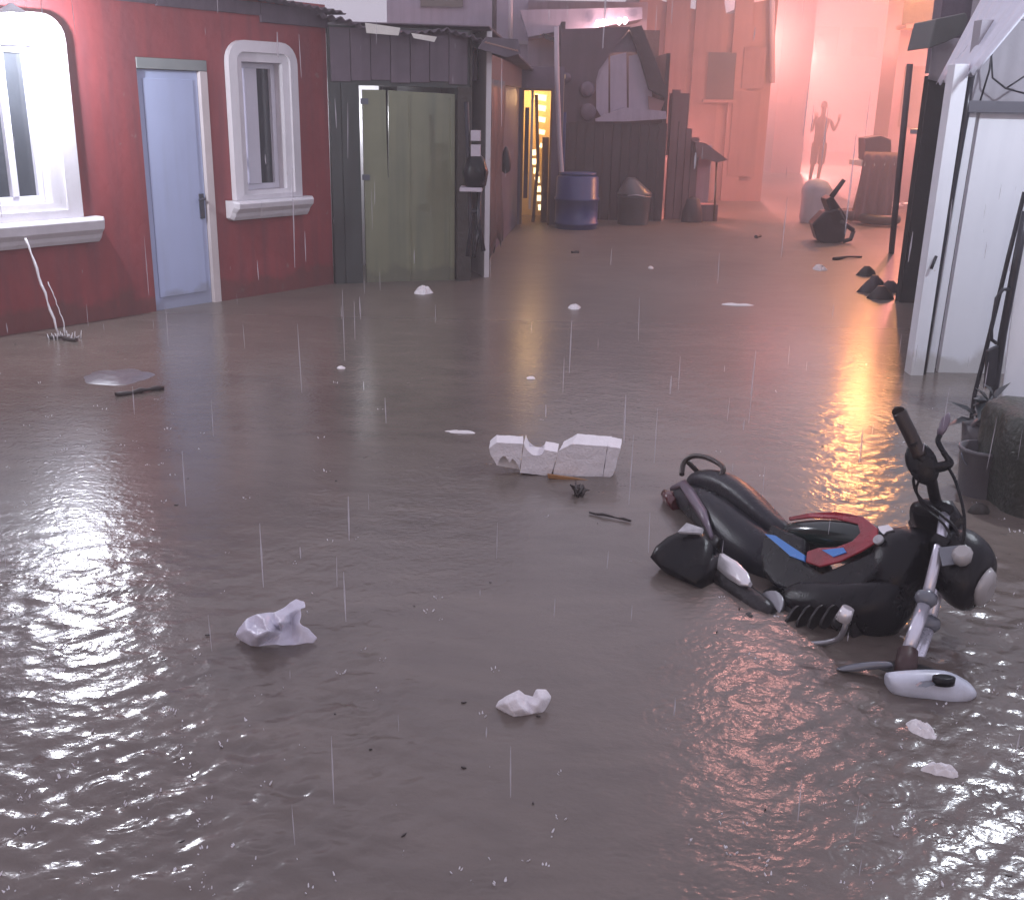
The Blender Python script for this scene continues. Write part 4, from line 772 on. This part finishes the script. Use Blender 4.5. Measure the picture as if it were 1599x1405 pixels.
crumple('plastic_scrap', 1150, 476, .34, .12, .012, 'paper', 'flat pale strip of foam across the far pink water', 'scrap', 4.3, 0, .4)
crumple('plastic_scrap', 1016, 419, .07, .1, .02, 'paper', 'tiny far white scrap in the pink water below the shack', 'scrap', 4.9, 0, .4)
crumple('plastic_scrap', 1438, 1140, .10, .07, .02, 'paper', 'thin white scrap drifting right under the motorbike fender', 'scrap', 11.9, 1.9, .7)
crumple('plastic_scrap', 1470, 1205, .11, .045, .02, 'paper', 'long white scrap drifting lowest beneath the motorbike', 'scrap', 12.9, -.35, .7)
crumple('dish', 185, 588, .46, .42, .02, 'dish', 'pale grey dish nearly sunk in front of the pale blue door', 'dish', 2.9, 0, .1)
def specks():
    rnd = random.Random(31); mb = MB()
    for k in range(45):
        q = P(rnd.uniform(-40, 1640), 430 + 960 * rnd.random(), .002); a = rnd.uniform(0, 6.28); l = rnd.uniform(.003, .009); w_ = l * rnd.uniform(.25, .6); d = Vector((cos(a), sin(a), 0)); e = Vector((-sin(a), cos(a), 0))
        mb.prism([q - d * l, q + e * w_, q + d * l, q - e * w_], (0, 0, .003))
    tag(mb.build('floating_specks', 'twig'), 'dark specks of leaf and grit floating on the flood', None, kind='stuff')
specks()
def sticks():
    rnd = random.Random(12)
    for (x0, y0, x1, y1, r, lab) in ((180, 617, 256, 606, .016, 'dark knobbly stick floating below the sunken pale dish'), (75, 527, 120, 532, .02, 'dark splintered board where the sill stream lands'), (920, 800, 985, 813, .006, 'thin dark stick floating below the twig bundle'), (892, 394, 903, 394, .02, 'short dark twig far off before the blue drum'), (1180, 371, 1187, 369, .02, 'dark speck of wood floating in the orange glow')):
        a, b = P(x0, y0, .008), P(x1, y1, .008); mb = MB(); pts = [a.lerp(b, k / 6) + Vector((0, rnd.uniform(-.3, .3) * r, rnd.uniform(-.2, .7) * r)) for k in range(7)]
        mb.tube(pts, [r * rnd.uniform(.5, 1.2) for _ in pts], 7); tag(mb.build('stick', 'twig'), lab, 'stick')
sticks()

# ------------------------------------------------------------------ the fallen motorbike
_K = 1.035
BO = CPOS + (Vector((.556, 3.584, -.318)) - CPOS) * _K; BS = .8493 * _K; BYAW, BLEAN, BPITCH, BSTEER = -1.0674, -.7697, -.1387, .4065
BM = Matrix.Rotation(BYAW, 3, 'Z') @ Matrix.Rotation(BPITCH, 3, 'Y') @ Matrix.Rotation(BLEAN, 3, 'X')
SA = Vector((1.0, 0, .86)); SD = Vector((-.42, 0, 1)).normalized(); SM = Matrix.Rotation(BSTEER, 3, SD)
def T(p): return BO + BS * (BM @ Vector(p))
def TS(p): return T(SA + SM @ (Vector(p) - SA))
def oval(c, ry, rz, n=14, p=2.6):   # cross-section across the bike at u = c[0]
    out = []
    for k in range(n):
        a = 2 * pi * k / n; q = (abs(cos(a)) ** p + abs(sin(a)) ** p) ** (-1 / p); out.append((c[0], c[1] + ry * q * cos(a), c[2] + rz * q * sin(a)))
    return out
def smooth_path(pts, n=6):
    pts = [Vector(p) for p in pts]; out = []
    for i in range(len(pts) - 1):
        p0, p1, p2, p3 = pts[max(i - 1, 0)], pts[i], pts[i + 1], pts[min(i + 2, len(pts) - 1)]
        for k in range(n):
            t = k / n; out.append(.5 * ((2 * p1) + (p2 - p0) * t + (2 * p0 - 5 * p1 + 4 * p2 - p3) * t * t + (3 * p1 - p0 - 3 * p2 + p3) * t ** 3))
    return out + [pts[-1]]
FAX, FAZ = 1.285, .13    # front axle
def motorbike():
    t = thing('motorbike', 'black underbone motorbike with red and blue side fallen over in the flood', 'motorbike', T((.5, 0, .3)))
    def B(mb, name, m, par=t, st=False, **k): return mb.xf(TS if st else T).build(name, m, par, **k)
    def wheel(c, st):
        w_ = None; n = 44; rings = []
        for i in range(n + 1):
            a = 2 * pi * i / n; rings.append([(c[0] + (.255 + .042 * cos(b_)) * cos(a), .044 * sin(b_), c[2] + (.255 + .042 * cos(b_)) * sin(a)) for b_ in [k * pi / 6 for k in range(12)]])
        w_ = B(MB().loft(rings, cap=False), 'wheel', 'b_tyre', st=st)
        rim = []
        for i in range(n + 1):
            a = 2 * pi * i / n; rim.append([(c[0] + r * cos(a), v, c[2] + r * sin(a)) for r, v in ((.228, .03), (.205, .022), (.205, -.022), (.228, -.03))])
        mb = MB().loft(rim, cap=False)
        for k in range(5):
            a = 2 * pi * k / 5 + .3; mb.tube([(c[0] + .03 * cos(a), 0, c[2] + .03 * sin(a)), (c[0] + .21 * cos(a + .1), 0, c[2] + .21 * sin(a + .1))], .013, 8)
        mb.tube([(c[0], -.07, c[2]), (c[0], .07, c[2])], .04, 16); B(mb, 'rim', 'b_rim', w_, st)
        B(MB().tube([(c[0], -.055, c[2]), (c[0], -.061, c[2])], .10, 24), 'brake_disc', 'b_rim', w_, st)
    wheel((0, 0, .29), False); wheel((FAX, 0, FAZ), True)
    # seat and tail
    sec = [(-.50, .045, .030, .845), (-.42, .085, .055, .865), (-.26, .115, .075, .875), (-.05, .125, .075, .835), (.12, .115, .065, .775), (.26, .085, .05, .735), (.33, .06, .035, .735)]
    B(MB().loft([oval((u, 0, w_), ry, rz) for u, ry, rz, w_ in sec]), 'seat', 'b_seat', subd=1)
    sec = [(-.56, .03, .03, .78), (-.46, .075, .065, .765), (-.28, .115, .095, .745), (-.08, .135, .12, .69), (.12, .14, .135, .62), (.30, .13, .12, .58), (.42, .10, .09, .60)]
    body = B(MB().loft([oval((u, 0, w_), ry, rz, 16) for u, ry, rz, w_ in sec]), 'rear_cowl', 'b_cowl', subd=1)
    for s in (-1, 1):   # long violet strip along the tail edge
        a = [(-.545, .775), (-.44, .80), (-.28, .735), (-.10, .655), (.05, .56)]
        mb = MB(); mb.loft([[(u, s * (vv + .006), w0 + h), (u, s * (vv + .018), w0 + h * .4), (u, s * (vv + .016), w0 - h * .5), (u, s * (vv + .002), w0 - h)] for (u, w0), vv, h in zip(a, (.035, .075, .112, .132, .138), (.014, .026, .032, .028, .012))])
        B(mb, 'side_strip', 'b_strip', body)
    mb = MB(); mb.tube(smooth_path([(-.50, -.07, .85), (-.535, -.075, .91), (-.505, -.08, .955), (-.40, -.09, .965), (-.27, -.10, .945), (-.21, -.105, .92), (-.20, -.10, .88)]), .013, 10); mb.tube(smooth_path([(-.50, .07, .85), (-.535, .075, .91), (-.505, .08, .955), (-.40, .09, .965), (-.27, .10, .945), (-.21, .105, .92), (-.20, .10, .88)]), .013, 10); mb.tube([(-.53, -.075, .93), (-.545, 0, .935), (-.53, .075, .93)], .013, 10); B(mb, 'grab_rail', 'b_rail')
    B(MB().loft([oval((u, 0, w_), ry, rz, 12) for u, ry, rz, w_ in ((-.585, .04, .022, .745), (-.56, .07, .03, .735), (-.50, .08, .04, .72), (-.44, .07, .035, .70))]), 'tail_light', 'b_tail')
    # rear fender: bulging shell hanging from the tail, plate on its top edge
    def shell(mb, out, ex, bulge, k=.55):
        o_ = [P(x, y, z) for x, y, z in out]; cc = sum(o_, Vector()) / len(o_); ex = Vector(ex); m_ = [cc + (p - cc) * k + bulge for p in o_]
        return mb.loft([[p + ex for p in o_], o_, [cc + (p - cc) * .85 + bulge * .6 for p in o_], m_], smooth=True)
    away = BM @ Vector((0, 1, 0)); away.z = min(away.z, -.2)
    rf = shell(MB(), [(1015, 870, .05), (1024, 853, .08), (1042, 838, .11), (1066, 827, .14), (1094, 828, .15), (1106, 845, .13), (1104, 880, .07), (1088, 912, .02), (1058, 900, .02), (1030, 886, .025)], away * .09, -away * .02).build('rear_fender', 'b_black', t)
    MB().prism([P(1058, 830, .155), P(1072, 816, .175), P(1096, 824, .17), P(1094, 832, .155)], away * .012).build('number_plate', 'b_plate', rf)
    for s in (-1, 1):
        i_ = B(MB().loft([[(c[0] + r * cos(k * pi / 5), s * c[1], c[2] + r * sin(k * pi / 5)) for k in range(10)] for c, r in (((-.05, .10, .50), .012), ((-.05, .14, .49), .026), ((-.05, .20, .475), .032), ((-.05, .235, .465), .024))]), 'rear_indicator', 'b_ind')
    # exhaust with bright heat shield on the upper, right side
    ex = B(MB().lathe((.62, -.15, .33), (-1, -.06, .16), [(.03, 0), (.05, .06), (.055, .2), (.055, .62), (.04, .68), (.025, .69)], 20), 'exhaust', 'b_engine')
    mb = MB(); mb.tube(smooth_path([(.62, -.15, .33), (.74, -.12, .30), (.82, -.06, .36), (.82, 0, .45)]), .022, 10); B(mb, 'exhaust_pipe', 'b_engine', ex)
    B(MB().loft([[(u, -.222 - .004 * (1 - abs(k - 2) / 2), w_ + (k - 2) * h) for k in range(5)] + [(u, -.205, w_ + (2 - k) * h) for k in range(5)] for u, w_, h in ((.20, .455, .006), (.26, .45, .017), (.36, .43, .020), (.44, .412, .016), (.49, .40, .004))]), 'heat_shield', 'b_silver', ex)
    # middle body: tank shell with red surround and blue flash
    sec = [(.27, .06, .035, .735), (.36, .09, .055, .745), (.50, .115, .075, .765), (.64, .12, .08, .79), (.76, .11, .07, .805), (.84, .08, .05, .81)]
    tk = B(MB().loft([oval((u, 0, w_), ry, rz, 16) for u, ry, rz, w_ in sec]), 'tank', 'b_tank', subd=1)
    for s in (-1, 1):
        v = s * .125
        up = [(.30, .79), (.42, .825), (.56, .855), (.70, .865), (.80, .83), (.84, .775), (.80, .715), (.735, .645), (.66, .60), (.585, .60), (.56, .645), (.60, .675), (.68, .70), (.735, .745), (.74, .79), (.70, .825), (.58, .822), (.44, .80), (.32, .775)]
        bow = lambda u, w_: v - s * (.015 * max(0, (w_ - .76) / .1) + .05 * max(0, (.5 - u) / .2))
        mb = MB(); mb.prism([(u, bow(u, w_), w_) for u, w_ in up], (0, s * -.012, 0)); B(mb, 'red_panel', 'b_red', bevel=.004, par=tk)
        mb = MB(); mb.prism([(u, v + s * .004, w_) for u, w_ in ((.30, .66), (.36, .668), (.47, .645), (.565, .625), (.58, .60), (.50, .602), (.40, .632))], (0, s * -.012, 0)); B(mb, 'blue_flash', 'b_blue', tk)
        mb = MB(); mb.prism([(u, v + s * .0045, w_) for u, w_ in ((.63, .668), (.72, .705), (.745, .69), (.70, .655))], (0, s * -.012, 0)); B(mb, 'blue_flash', 'b_blue', tk)
        mb = MB(); mb.prism([(u, v - s * .008, w_) for u, w_ in ((.28, .72), (.50, .70), (.58, .60), (.68, .58), (.80, .69), (.86, .75), (.92, .70), (.88, .55), (.72, .47), (.50, .46), (.40, .50), (.30, .60))], (0, -s * .05, 0)); B(mb, 'side_cover', 'b_black', bevel=.012)
    # engine, frame, foot pegs
    mb = MB(); mb.loft([oval((u, 0, w_), ry, rz, 14, 4) for u, ry, rz, w_ in ((.40, .06, .06, .40), (.46, .11, .10, .38), (.62, .12, .12, .36), (.74, .11, .11, .38), (.80, .07, .08, .42))])
    for k in range(6): mb.loft([oval((.80 + k * .022, 0, .45 + k * .004), .075, .07, 14, 4), oval((.808 + k * .022, 0, .45 + k * .004), .075, .07, 14, 4)])
    en = B(mb, 'engine', 'b_engine')
    B(MB().tube([(.56, -.125, .36), (.56, -.145, .36)], .075, 22), 'crankcase_cover', 'b_rim', en)
    mb = MB(); mb.tube([(.99, 0, .84), (.85, 0, .68), (.62, 0, .55), (.40, 0, .50)], .032, 12); mb.tube([(.55, 0, .42), (0, 0, .29)], .02, 8)
    for s in (-.085, .085): mb.tube([(.42, s, .36), (.0, s, .29)], .018, 8)
    B(mb, 'frame', 'b_black')
    for s in (-1, 1):
        B(MB().tube([(.60, s * .10, .26), (.60, s * .24, .27)], .018, 10), 'foot_peg', 'b_tyre')
        B(MB().tube(smooth_path([(.60, s * .14, .26), (.80, s * .15, .27), (.95, s * .155, .33), (.995, s * .19, .38), (.99, s * .22, .42)]), .011, 8), 'pedal', 'b_rim')
        B(MB().tube([(-.01, s * .10, .30), (.06, s * .12, .58)], [.03, .024], 12), 'shock_absorber', 'b_engine')
    B(MB().tube([(.985, -.21, .40), (1.0, -.235, .445)], [.03, .022], 10), 'pedal_pad', 'b_silver')
    sec = [(.50, .10, .07, .45), (.60, .135, .10, .455), (.74, .145, .115, .475), (.88, .14, .115, .52), (.97, .11, .10, .58), (1.01, .06, .06, .62)]
    B(MB().loft([oval((u, 0, w_), ry, rz, 16, 3) for u, ry, rz, w_ in sec]), 'belly_cowl', 'b_black', subd=1)
    mb = MB()
    for k in range(5): mb.loft([oval((.70 + k * .05, -.14, .36 + k * .018), .022, .05, 12, 4), oval((.712 + k * .05, -.14, .362 + k * .018), .022, .05, 12, 4)])
    B(mb, 'engine_fins', 'b_engine', en)
    # leg shield / inner fairing between tank and fork
    sec = [(.80, .11, .10, .78), (.87, .13, .15, .76), (.95, .13, .17, .75), (1.02, .10, .14, .76)]
    lf = B(MB().loft([oval((u, 0, w_), ry, rz, 16) for u, ry, rz, w_ in sec]), 'front_fairing', 'b_black', subd=1)
    B(MB().tube([(.855, -.128, .775), (.855, -.142, .775)], .020, 16), 'badge', 'b_plate', lf)
    mb = MB().prism([(.80, -.10, .835), (.84, -.10, .855), (.875, -.10, .84), (.85, -.10, .825), (.845, -.10, .81), (.82, -.10, .82)], (0, -.018, 0)); B(mb, 'fixing_clip', 'b_silver', lf)
    # steering group: forks, fender, headlight, bars
    for s in (-1, 1):
        f = B(MB().tube([(.975, s * .09, .96), (1.018, s * .09, .863), (1.102, s * .09, .63)], .020, 14), 'fork', 'b_chrome', st=True)
        B(MB().lathe((1.098, s * .09, .635), (.34, 0, -.94), [(.026, 0), (.038, .008), (.040, .03), (.030, .045), (.026, .05)], 18), 'dust_seal', 'b_fender', f, True)
        B(MB().tube([(1.115, s * .09, .585), (1.165, s * .09, .40)], .0235, 14), 'lower_tube', 'b_chrome', f, True)
        B(MB().tube([(1.163, s * .09, .405), (1.185, s * .09, .36), (1.203, s * .088, .31)], [.034, .038, .036], 14), 'lower_leg', 'b_boot', f, True)
    mb = MB().box((1.03, 0, .84), (.06, .24, .035)); mb.box((.965, 0, .975), (.06, .24, .03)); mb.tube([(1.0, 0, .99), (1.045, 0, .82)], .028, 12); B(mb, 'fork_clamp', 'b_black', st=True)
    def arc(a0, a1, R, hw, n=14):
        out = []
        for k in range(n + 1):
            a = a0 + (a1 - a0) * k / n; rr = [(FAX + (R - .05 * (abs(v) / hw) ** 2.2) * cos(a), v, FAZ + (R - .05 * (abs(v) / hw) ** 2.2) * sin(a)) for v in (-hw, -.6 * hw, 0, .6 * hw, hw)]
            out.append(rr + [(x + .005 * -cos(a), v * .97, z - .005 * sin(a)) for x, v, z in rr[::-1]])
        return out
    dn = Vector((.02, .05, -.05))
    mb = MB(); up_ = [(1309, 1047, .012), (1325, 1041, .03), (1348, 1036, .05), (1375, 1034, .065), (1402, 1034, .075)]; lo_ = [(1309, 1048, .010), (1330, 1051, .015), (1350, 1050, .022), (1372, 1047, .03), (1402, 1046, .04)]
    mb.loft([[P(*a_), P(*a_) + Vector((0, .05, -.015)), P(*b_) + Vector((0, .05, -.02)), P(*b_)] for a_, b_ in zip(up_, lo_)]); ff = mb.build('front_fender', 'b_fender', t, subd=1)
    mb = MB(); up_ = [(1387, 1060, .05), (1396, 1055, .06), (1420, 1053, .068), (1450, 1051, .07), (1484, 1052, .068), (1500, 1060, .055), (1518, 1070, .035), (1526, 1078, .015)]; lo_ = [(1387, 1072, .012), (1394, 1089, -.01), (1420, 1093, -.012), (1450, 1097, -.012), (1480, 1102, -.014), (1500, 1102, -.014), (1516, 1098, -.012), (1525, 1090, -.01)]
    mb.loft([[P(*a_) + Vector((0, .06, .0)), P(*a_), P(*a_).lerp(P(*b_), .35) + Vector((0, -.014, .006)), P(*a_).lerp(P(*b_), .7) + Vector((0, -.012, .006)), P(*b_), P(*b_) + Vector((0, .06, -.02))] for a_, b_ in zip(up_, lo_)]); mb.build('fender_nose', 'b_white', ff, subd=1)
    mb = MB(); mb.prism([P(1432, 1072, .058), P(1440, 1067, .062), P(1462, 1064, .064), P(1466, 1067, .06), P(1446, 1073, .056)], (0, .012, .0)); mb.build('fender_slot', 'b_fender', ff)
    q = P(1474, 1058, .075); mb = MB(); mb.loft([[q + Vector((.034 * r_ * cos(k * pi / 8), .020 * r_ * sin(k * pi / 8), h)) for k in range(16)] for r_, h in ((1, -.02), (1, .002), (.7, .004))]); mb.build('dark_hole_disc', 'b_black', ff)  # no opening cut: black disc gives the hole its dark inside
    hl = B(MB().loft([oval((u, 0, w_), ry, rz, 16) for u, ry, rz, w_ in ((1.00, .08, .09, .87), (1.06, .12, .13, .85), (1.13, .125, .14, .83), (1.19, .11, .125, .81), (1.225, .075, .09, .80))]), 'headlight_cowl', 'b_black', st=True, subd=1)
    B(MB().loft([oval((1.215, 0, .80), .085, .07, 16), oval((1.235, 0, .797), .075, .06, 16), oval((1.245, 0, .795), .04, .03, 16)]), 'headlight', 'b_lens', hl, True)
    B(MB().prism([(1.045, -.125, .80), (1.10, -.132, .735), (1.165, -.125, .80), (1.12, -.125, .86)], (0, -.008, 0)), 'side_plate', 'b_fender', hl, True, bevel=.003)
    for s in (-1, 1): B(MB().loft([[(1.14 + r * .9 * cos(k * pi / 5), s * c, .80 + r * sin(k * pi / 5)) for k in range(10)] for c, r in ((.10, .015), (.135, .036), (.165, .040), (.185, .025))]), 'front_indicator', 'b_lens', hl, True)
    ins = B(MB().loft([oval((u, 0, w_), ry, rz, 14) for u, ry, rz, w_ in ((.84, .07, .025, .955), (.88, .10, .05, .965), (.96, .11, .06, .985), (1.02, .08, .05, .96))]), 'instrument_cluster', 'b_black', st=True)
    bar = MB()
    for s in (-1, 1): bar.tube(smooth_path([(.955, 0, .985), (.935, s * .06, .985), (.91, s * .12, 1.0), (.885, s * .20, 1.022), (.83, s * .27, 1.05), (.80, s * .31, 1.065)]), .021, 12)
    hb = B(bar, 'handlebar', 'b_black', st=True)
    for s in (-1, 1):
        B(MB().tube(smooth_path([(.835, s * .262, 1.045), (.79, s * .31, 1.075), (.72, s * .365, 1.118), (.712, s * .372, 1.122)], 4), .027, 14), 'grip', 'b_rail', hb, True)
        B(MB().loft([[Vector((.875, s * .21, 1.02)) + Vector((-.045, s * .05, .025)) * q + Vector((cos(k * pi / 5), 0, 0)) * r + Vector((0, s * .35, .94)) * (r * sin(k * pi / 5)) for k in range(10)] for q, r in ((-.35, .024), (0, .050), (.6, .062), (1.1, .056), (1.45, .030))]), 'switch_housing', 'b_black', hb, True, subd=1)
        B(MB().tube(smooth_path([(.865, s * .22, 1.03), (.915, s * .235, 1.06), (.93, s * .24, 1.085), (.90, s * .262, 1.10), (.862, s * .28, 1.125), (.855, s * .285, 1.15)]), [.020] * 7 + [.020, .019, .018, .017, .016, .015, .014, .013, .012, .011, .011, .011, .010, .010, .010, .010, .010, .010, .010, .010, .010, .010, .010, .010][:24], 10), 'lever_bracket', 'b_black', hb, True)
        B(MB().loft([[Vector((.853, s * .287, 1.15)).lerp(Vector((.845, s * .32, 1.235)), q) + Vector((.0, s * .3, .0)) * 0 + Vector((cos(k * pi / 4) * r, sin(k * pi / 4) * .006, sin(k * pi / 4) * r * .5)) for k in range(8)] for q, r in ((0, .011), (.3, .018), (.7, .017), (1, .004))]), 'lever_tip', 'b_strip', hb, True)
    mb = MB(); mb.tube(smooth_path([(.93, -.235, 1.07), (.985, -.22, 1.03), (1.06, -.19, .95), (1.10, -.15, .88), (1.11, -.10, .82)]), .006, 8); mb.tube(smooth_path([(.86, -.23, 1.01), (.84, -.20, .985), (.88, -.15, .95), (.98, -.13, .93), (1.06, -.12, .90), (1.09, -.10, .84)]), .006, 8); mb.tube(smooth_path([(.87, -.22, 1.0), (.865, -.18, .96), (.91, -.13, .93), (1.0, -.11, .91), (1.07, -.10, .86)]), .005, 8); B(mb, 'cable', 'b_black', hb, True)
motorbike()

# ------------------------------------------------------------------ rain and splashes
def rain():
    rnd = random.Random(21); mb = MB()
    for k in range(300):
        Y = 1.4 + 9 * rnd.random() ** 1.3; px = rnd.uniform(-60, 1660); py = rnd.uniform(-40, 1400); p = D(px, py, Y)
        if p.z < .06: continue
        l = .02 + .13 * rnd.random() ** 2; r = rnd.uniform(.0006, .0019); tilt = Vector((rnd.uniform(-.03, .03), 0, 1)) * l
        mb.tube([p, p + tilt * .5, p + tilt], [r * .4, r, r * .3], 5, cap=False)
    tag(mb.build('rain', 'drop'), 'slender rain drops falling over the flooded street', None, kind='stuff')
    mb = MB()
    for k in range(420):
        if rnd.random() < .45: px = rnd.gauss(120, 190)
        elif rnd.random() < .6: px = rnd.gauss(1530, 130)
        else: px = rnd.uniform(0, 1599)
        py = 560 + 845 * rnd.random() ** .9; q = P(px, py); s = rnd.uniform(.3, 1.1); n = rnd.randint(2, 5)
        for j in range(n):
            a = rnd.uniform(0, 6.28); rr = .013 * s; c = q + Vector((cos(a) * rr, sin(a) * rr, -.002)); h = rnd.uniform(.003, .011) * s
            mb.tube([c, c + Vector((cos(a) * .4 * h, sin(a) * .4 * h, h * .7)), c + Vector((cos(a) * .6 * h, sin(a) * .6 * h, h))], [.0024 * s, .0018 * s, .0006], 5, cap=False)
    tag(mb.build('rain_splashes', 'splash'), 'tiny white splashes where rain hits the flood', None, kind='stuff')
rain()

# ------------------------------------------------------------------ the other lamps: white one over the right house, orange ones down the street, some only added to light the smoke
def bracket_lamp(name, label, base, head, m, col, e, r=.08, shade=True):
    t = thing(name, label, 'lamp', base); base = Vector(base); head = Vector(head)
    MB().tube([base, base.lerp(head, .6) + Vector((0, 0, .12)), head + Vector((0, 0, .09))], .02, 8).build('arm', 'handle', t)
    if shade: MB().lathe(head + Vector((0, 0, .03)), (0, 0, 1), [(.19, -.11), (.16, -.03), (.10, .05), (.04, .08), (.02, .1)], 18).build('shade', 'handle', t, solid=.005)
    MB().lathe(head - Vector((0, 0, .06)), (0, 0, 1), [(.012, 0), (.04, .02), (.05, .05), (.03, .09)], 16).build('bulb', m, t)
    light('bulb_light', head - Vector((0, 0, .10)), col, e, min(r, .12), t)
bracket_lamp('wall_lamp', 'white lamp on a bracket above the grey house and white door', (3.9, 6.99, 3.05), (3.0, 5.0, 2.95), 'bulb_white', (.84, .90, 1), 105)
bracket_lamp('street_lamp', 'orange lamp on the corner of the smoky house', (7.0, 18.6, 4.1), (5.80, 17.0, 3.55), 'bulb_amber', (1, .38, .11), 300, .12)
bracket_lamp('street_lamp', 'unseen salmon orange lamp added at the side of the tall faded pink building to light the smoke', (4.60, 24.2, 3.3), (4.98, 24.1, 3.2), 'bulb_orange', (1, .29, .25), 300, .2, False)  # added lamp, hidden by the building, brightens the smoke around its corner
bracket_lamp('wall_lamp', 'unseen salmon lamp added before the smoky house behind the dark house to light the smoke', (7.0, 19.48, 2.5), (6.75, 17.9, 2.4), 'bulb_orange', (1, .29, .25), 170, .1, False)  # added lamp, hidden by the dark house, brightens the nearer smoke
bracket_lamp('wall_lamp', 'unseen salmon lamp added behind the lean-to stall to light the smoke', (2.32, 17.6, 1.2), (2.55, 17.7, 1.12), 'bulb_orange', (1, .29, .25), 60, .1, False)  # added lamp, hidden by the stall, brightens smoke beyond it
bracket_lamp('street_lamp', 'orange lamp on a long arm high over the lane behind the dark house', (6.0, 13.6, 6.7), (3.5, 12.9, 6.6), 'bulb_orange', (1, .40, .34), 100)
MB().tube([(6.0, 13.6, -.5), (6.0, 13.6, 6.75)], .06).build('pole', 'handle', [o for o in bpy.data.objects if o.name.startswith('street_lamp')][-1])
bracket_lamp('street_lamp', 'salmon orange lamp on the far pink building behind the standing person', (7.93, 33.1, 3.3), (8.3, 33.0, 3.2), 'bulb_orange', (1, .29, .25), 3300, .4, False)
# ------------------------------------------------------------------ smoke and haze
def vol(name, mb, label, dens, col, an=.2, noisy=0):
    m = bpy.data.materials.new(name); m.use_nodes = True; t = m.node_tree; t.nodes.remove(t.nodes['Principled BSDF'])
    v = t.nodes.new('ShaderNodeVolumePrincipled'); v.inputs['Color'].default_value = (*col, 1); v.inputs['Density'].default_value = dens; v.inputs['Anisotropy'].default_value = an
    t.links.new(v.outputs[0], t.nodes['Material Output'].inputs['Volume'])
    if noisy:
        c = t.nodes.new('ShaderNodeTexCoord'); n = t.nodes.new('ShaderNodeTexNoise'); n.inputs['Scale'].default_value = noisy; n.inputs['Detail'].default_value = 3
        gr = t.nodes.new('ShaderNodeVectorMath'); gr.operation = 'LENGTH'; sub = t.nodes.new('ShaderNodeVectorMath'); sub.operation = 'SUBTRACT'; sub.inputs[1].default_value = (.5, .5, .5)
        t.links.new(c.outputs['Generated'], sub.inputs[0]); t.links.new(sub.outputs[0], gr.inputs[0]); t.links.new(c.outputs['Object'], n.inputs['Vector'])
        fo = t.nodes.new('ShaderNodeMapRange'); fo.inputs[1].default_value = .5; fo.inputs[2].default_value = .12; fo.inputs[3].default_value = 0; fo.inputs[4].default_value = 1; t.links.new(gr.outputs['Value'], fo.inputs[0])
        th = t.nodes.new('ShaderNodeMapRange'); th.inputs[1].default_value = .38; th.inputs[2].default_value = .66; th.inputs[3].default_value = .25; th.inputs[4].default_value = 1.6; t.links.new(n.outputs['Fac'], th.inputs[0])
        mu = t.nodes.new('ShaderNodeMath'); mu.operation = 'MULTIPLY'; t.links.new(fo.outputs[0], mu.inputs[0]); t.links.new(th.outputs[0], mu.inputs[1])
        m2 = t.nodes.new('ShaderNodeMath'); m2.operation = 'MULTIPLY'; m2.inputs[1].default_value = dens; t.links.new(mu.outputs[0], m2.inputs[0]); t.links.new(m2.outputs[0], v.inputs['Density'])
    o = mb.build(name, m); tag(o, label, None, kind='stuff'); return o
c = Vector((6.4, 23.2, 1.7)); mb = MB(); n = 24
mb.loft([[c + Vector((6.4 * sin(b_) * cos(a), 10.5 * sin(b_) * sin(a), 4.4 * cos(b_))) for a in [2 * pi * k / n for k in range(n)]] for b_ in [pi * (j + .02) / 16.04 for j in range(17)]])
vol('smoke', mb, 'salmon lit smoke drifting across the far end of the street', .115, (.97, .90, .885), .0, .30)
mb = MB().box((0, 40, 5.0), (110, 130, 14.0)); vol('haze', mb, 'thin rain haze hanging over the whole street', HAZE_DENSITY, (.95, .93, .95), .25)
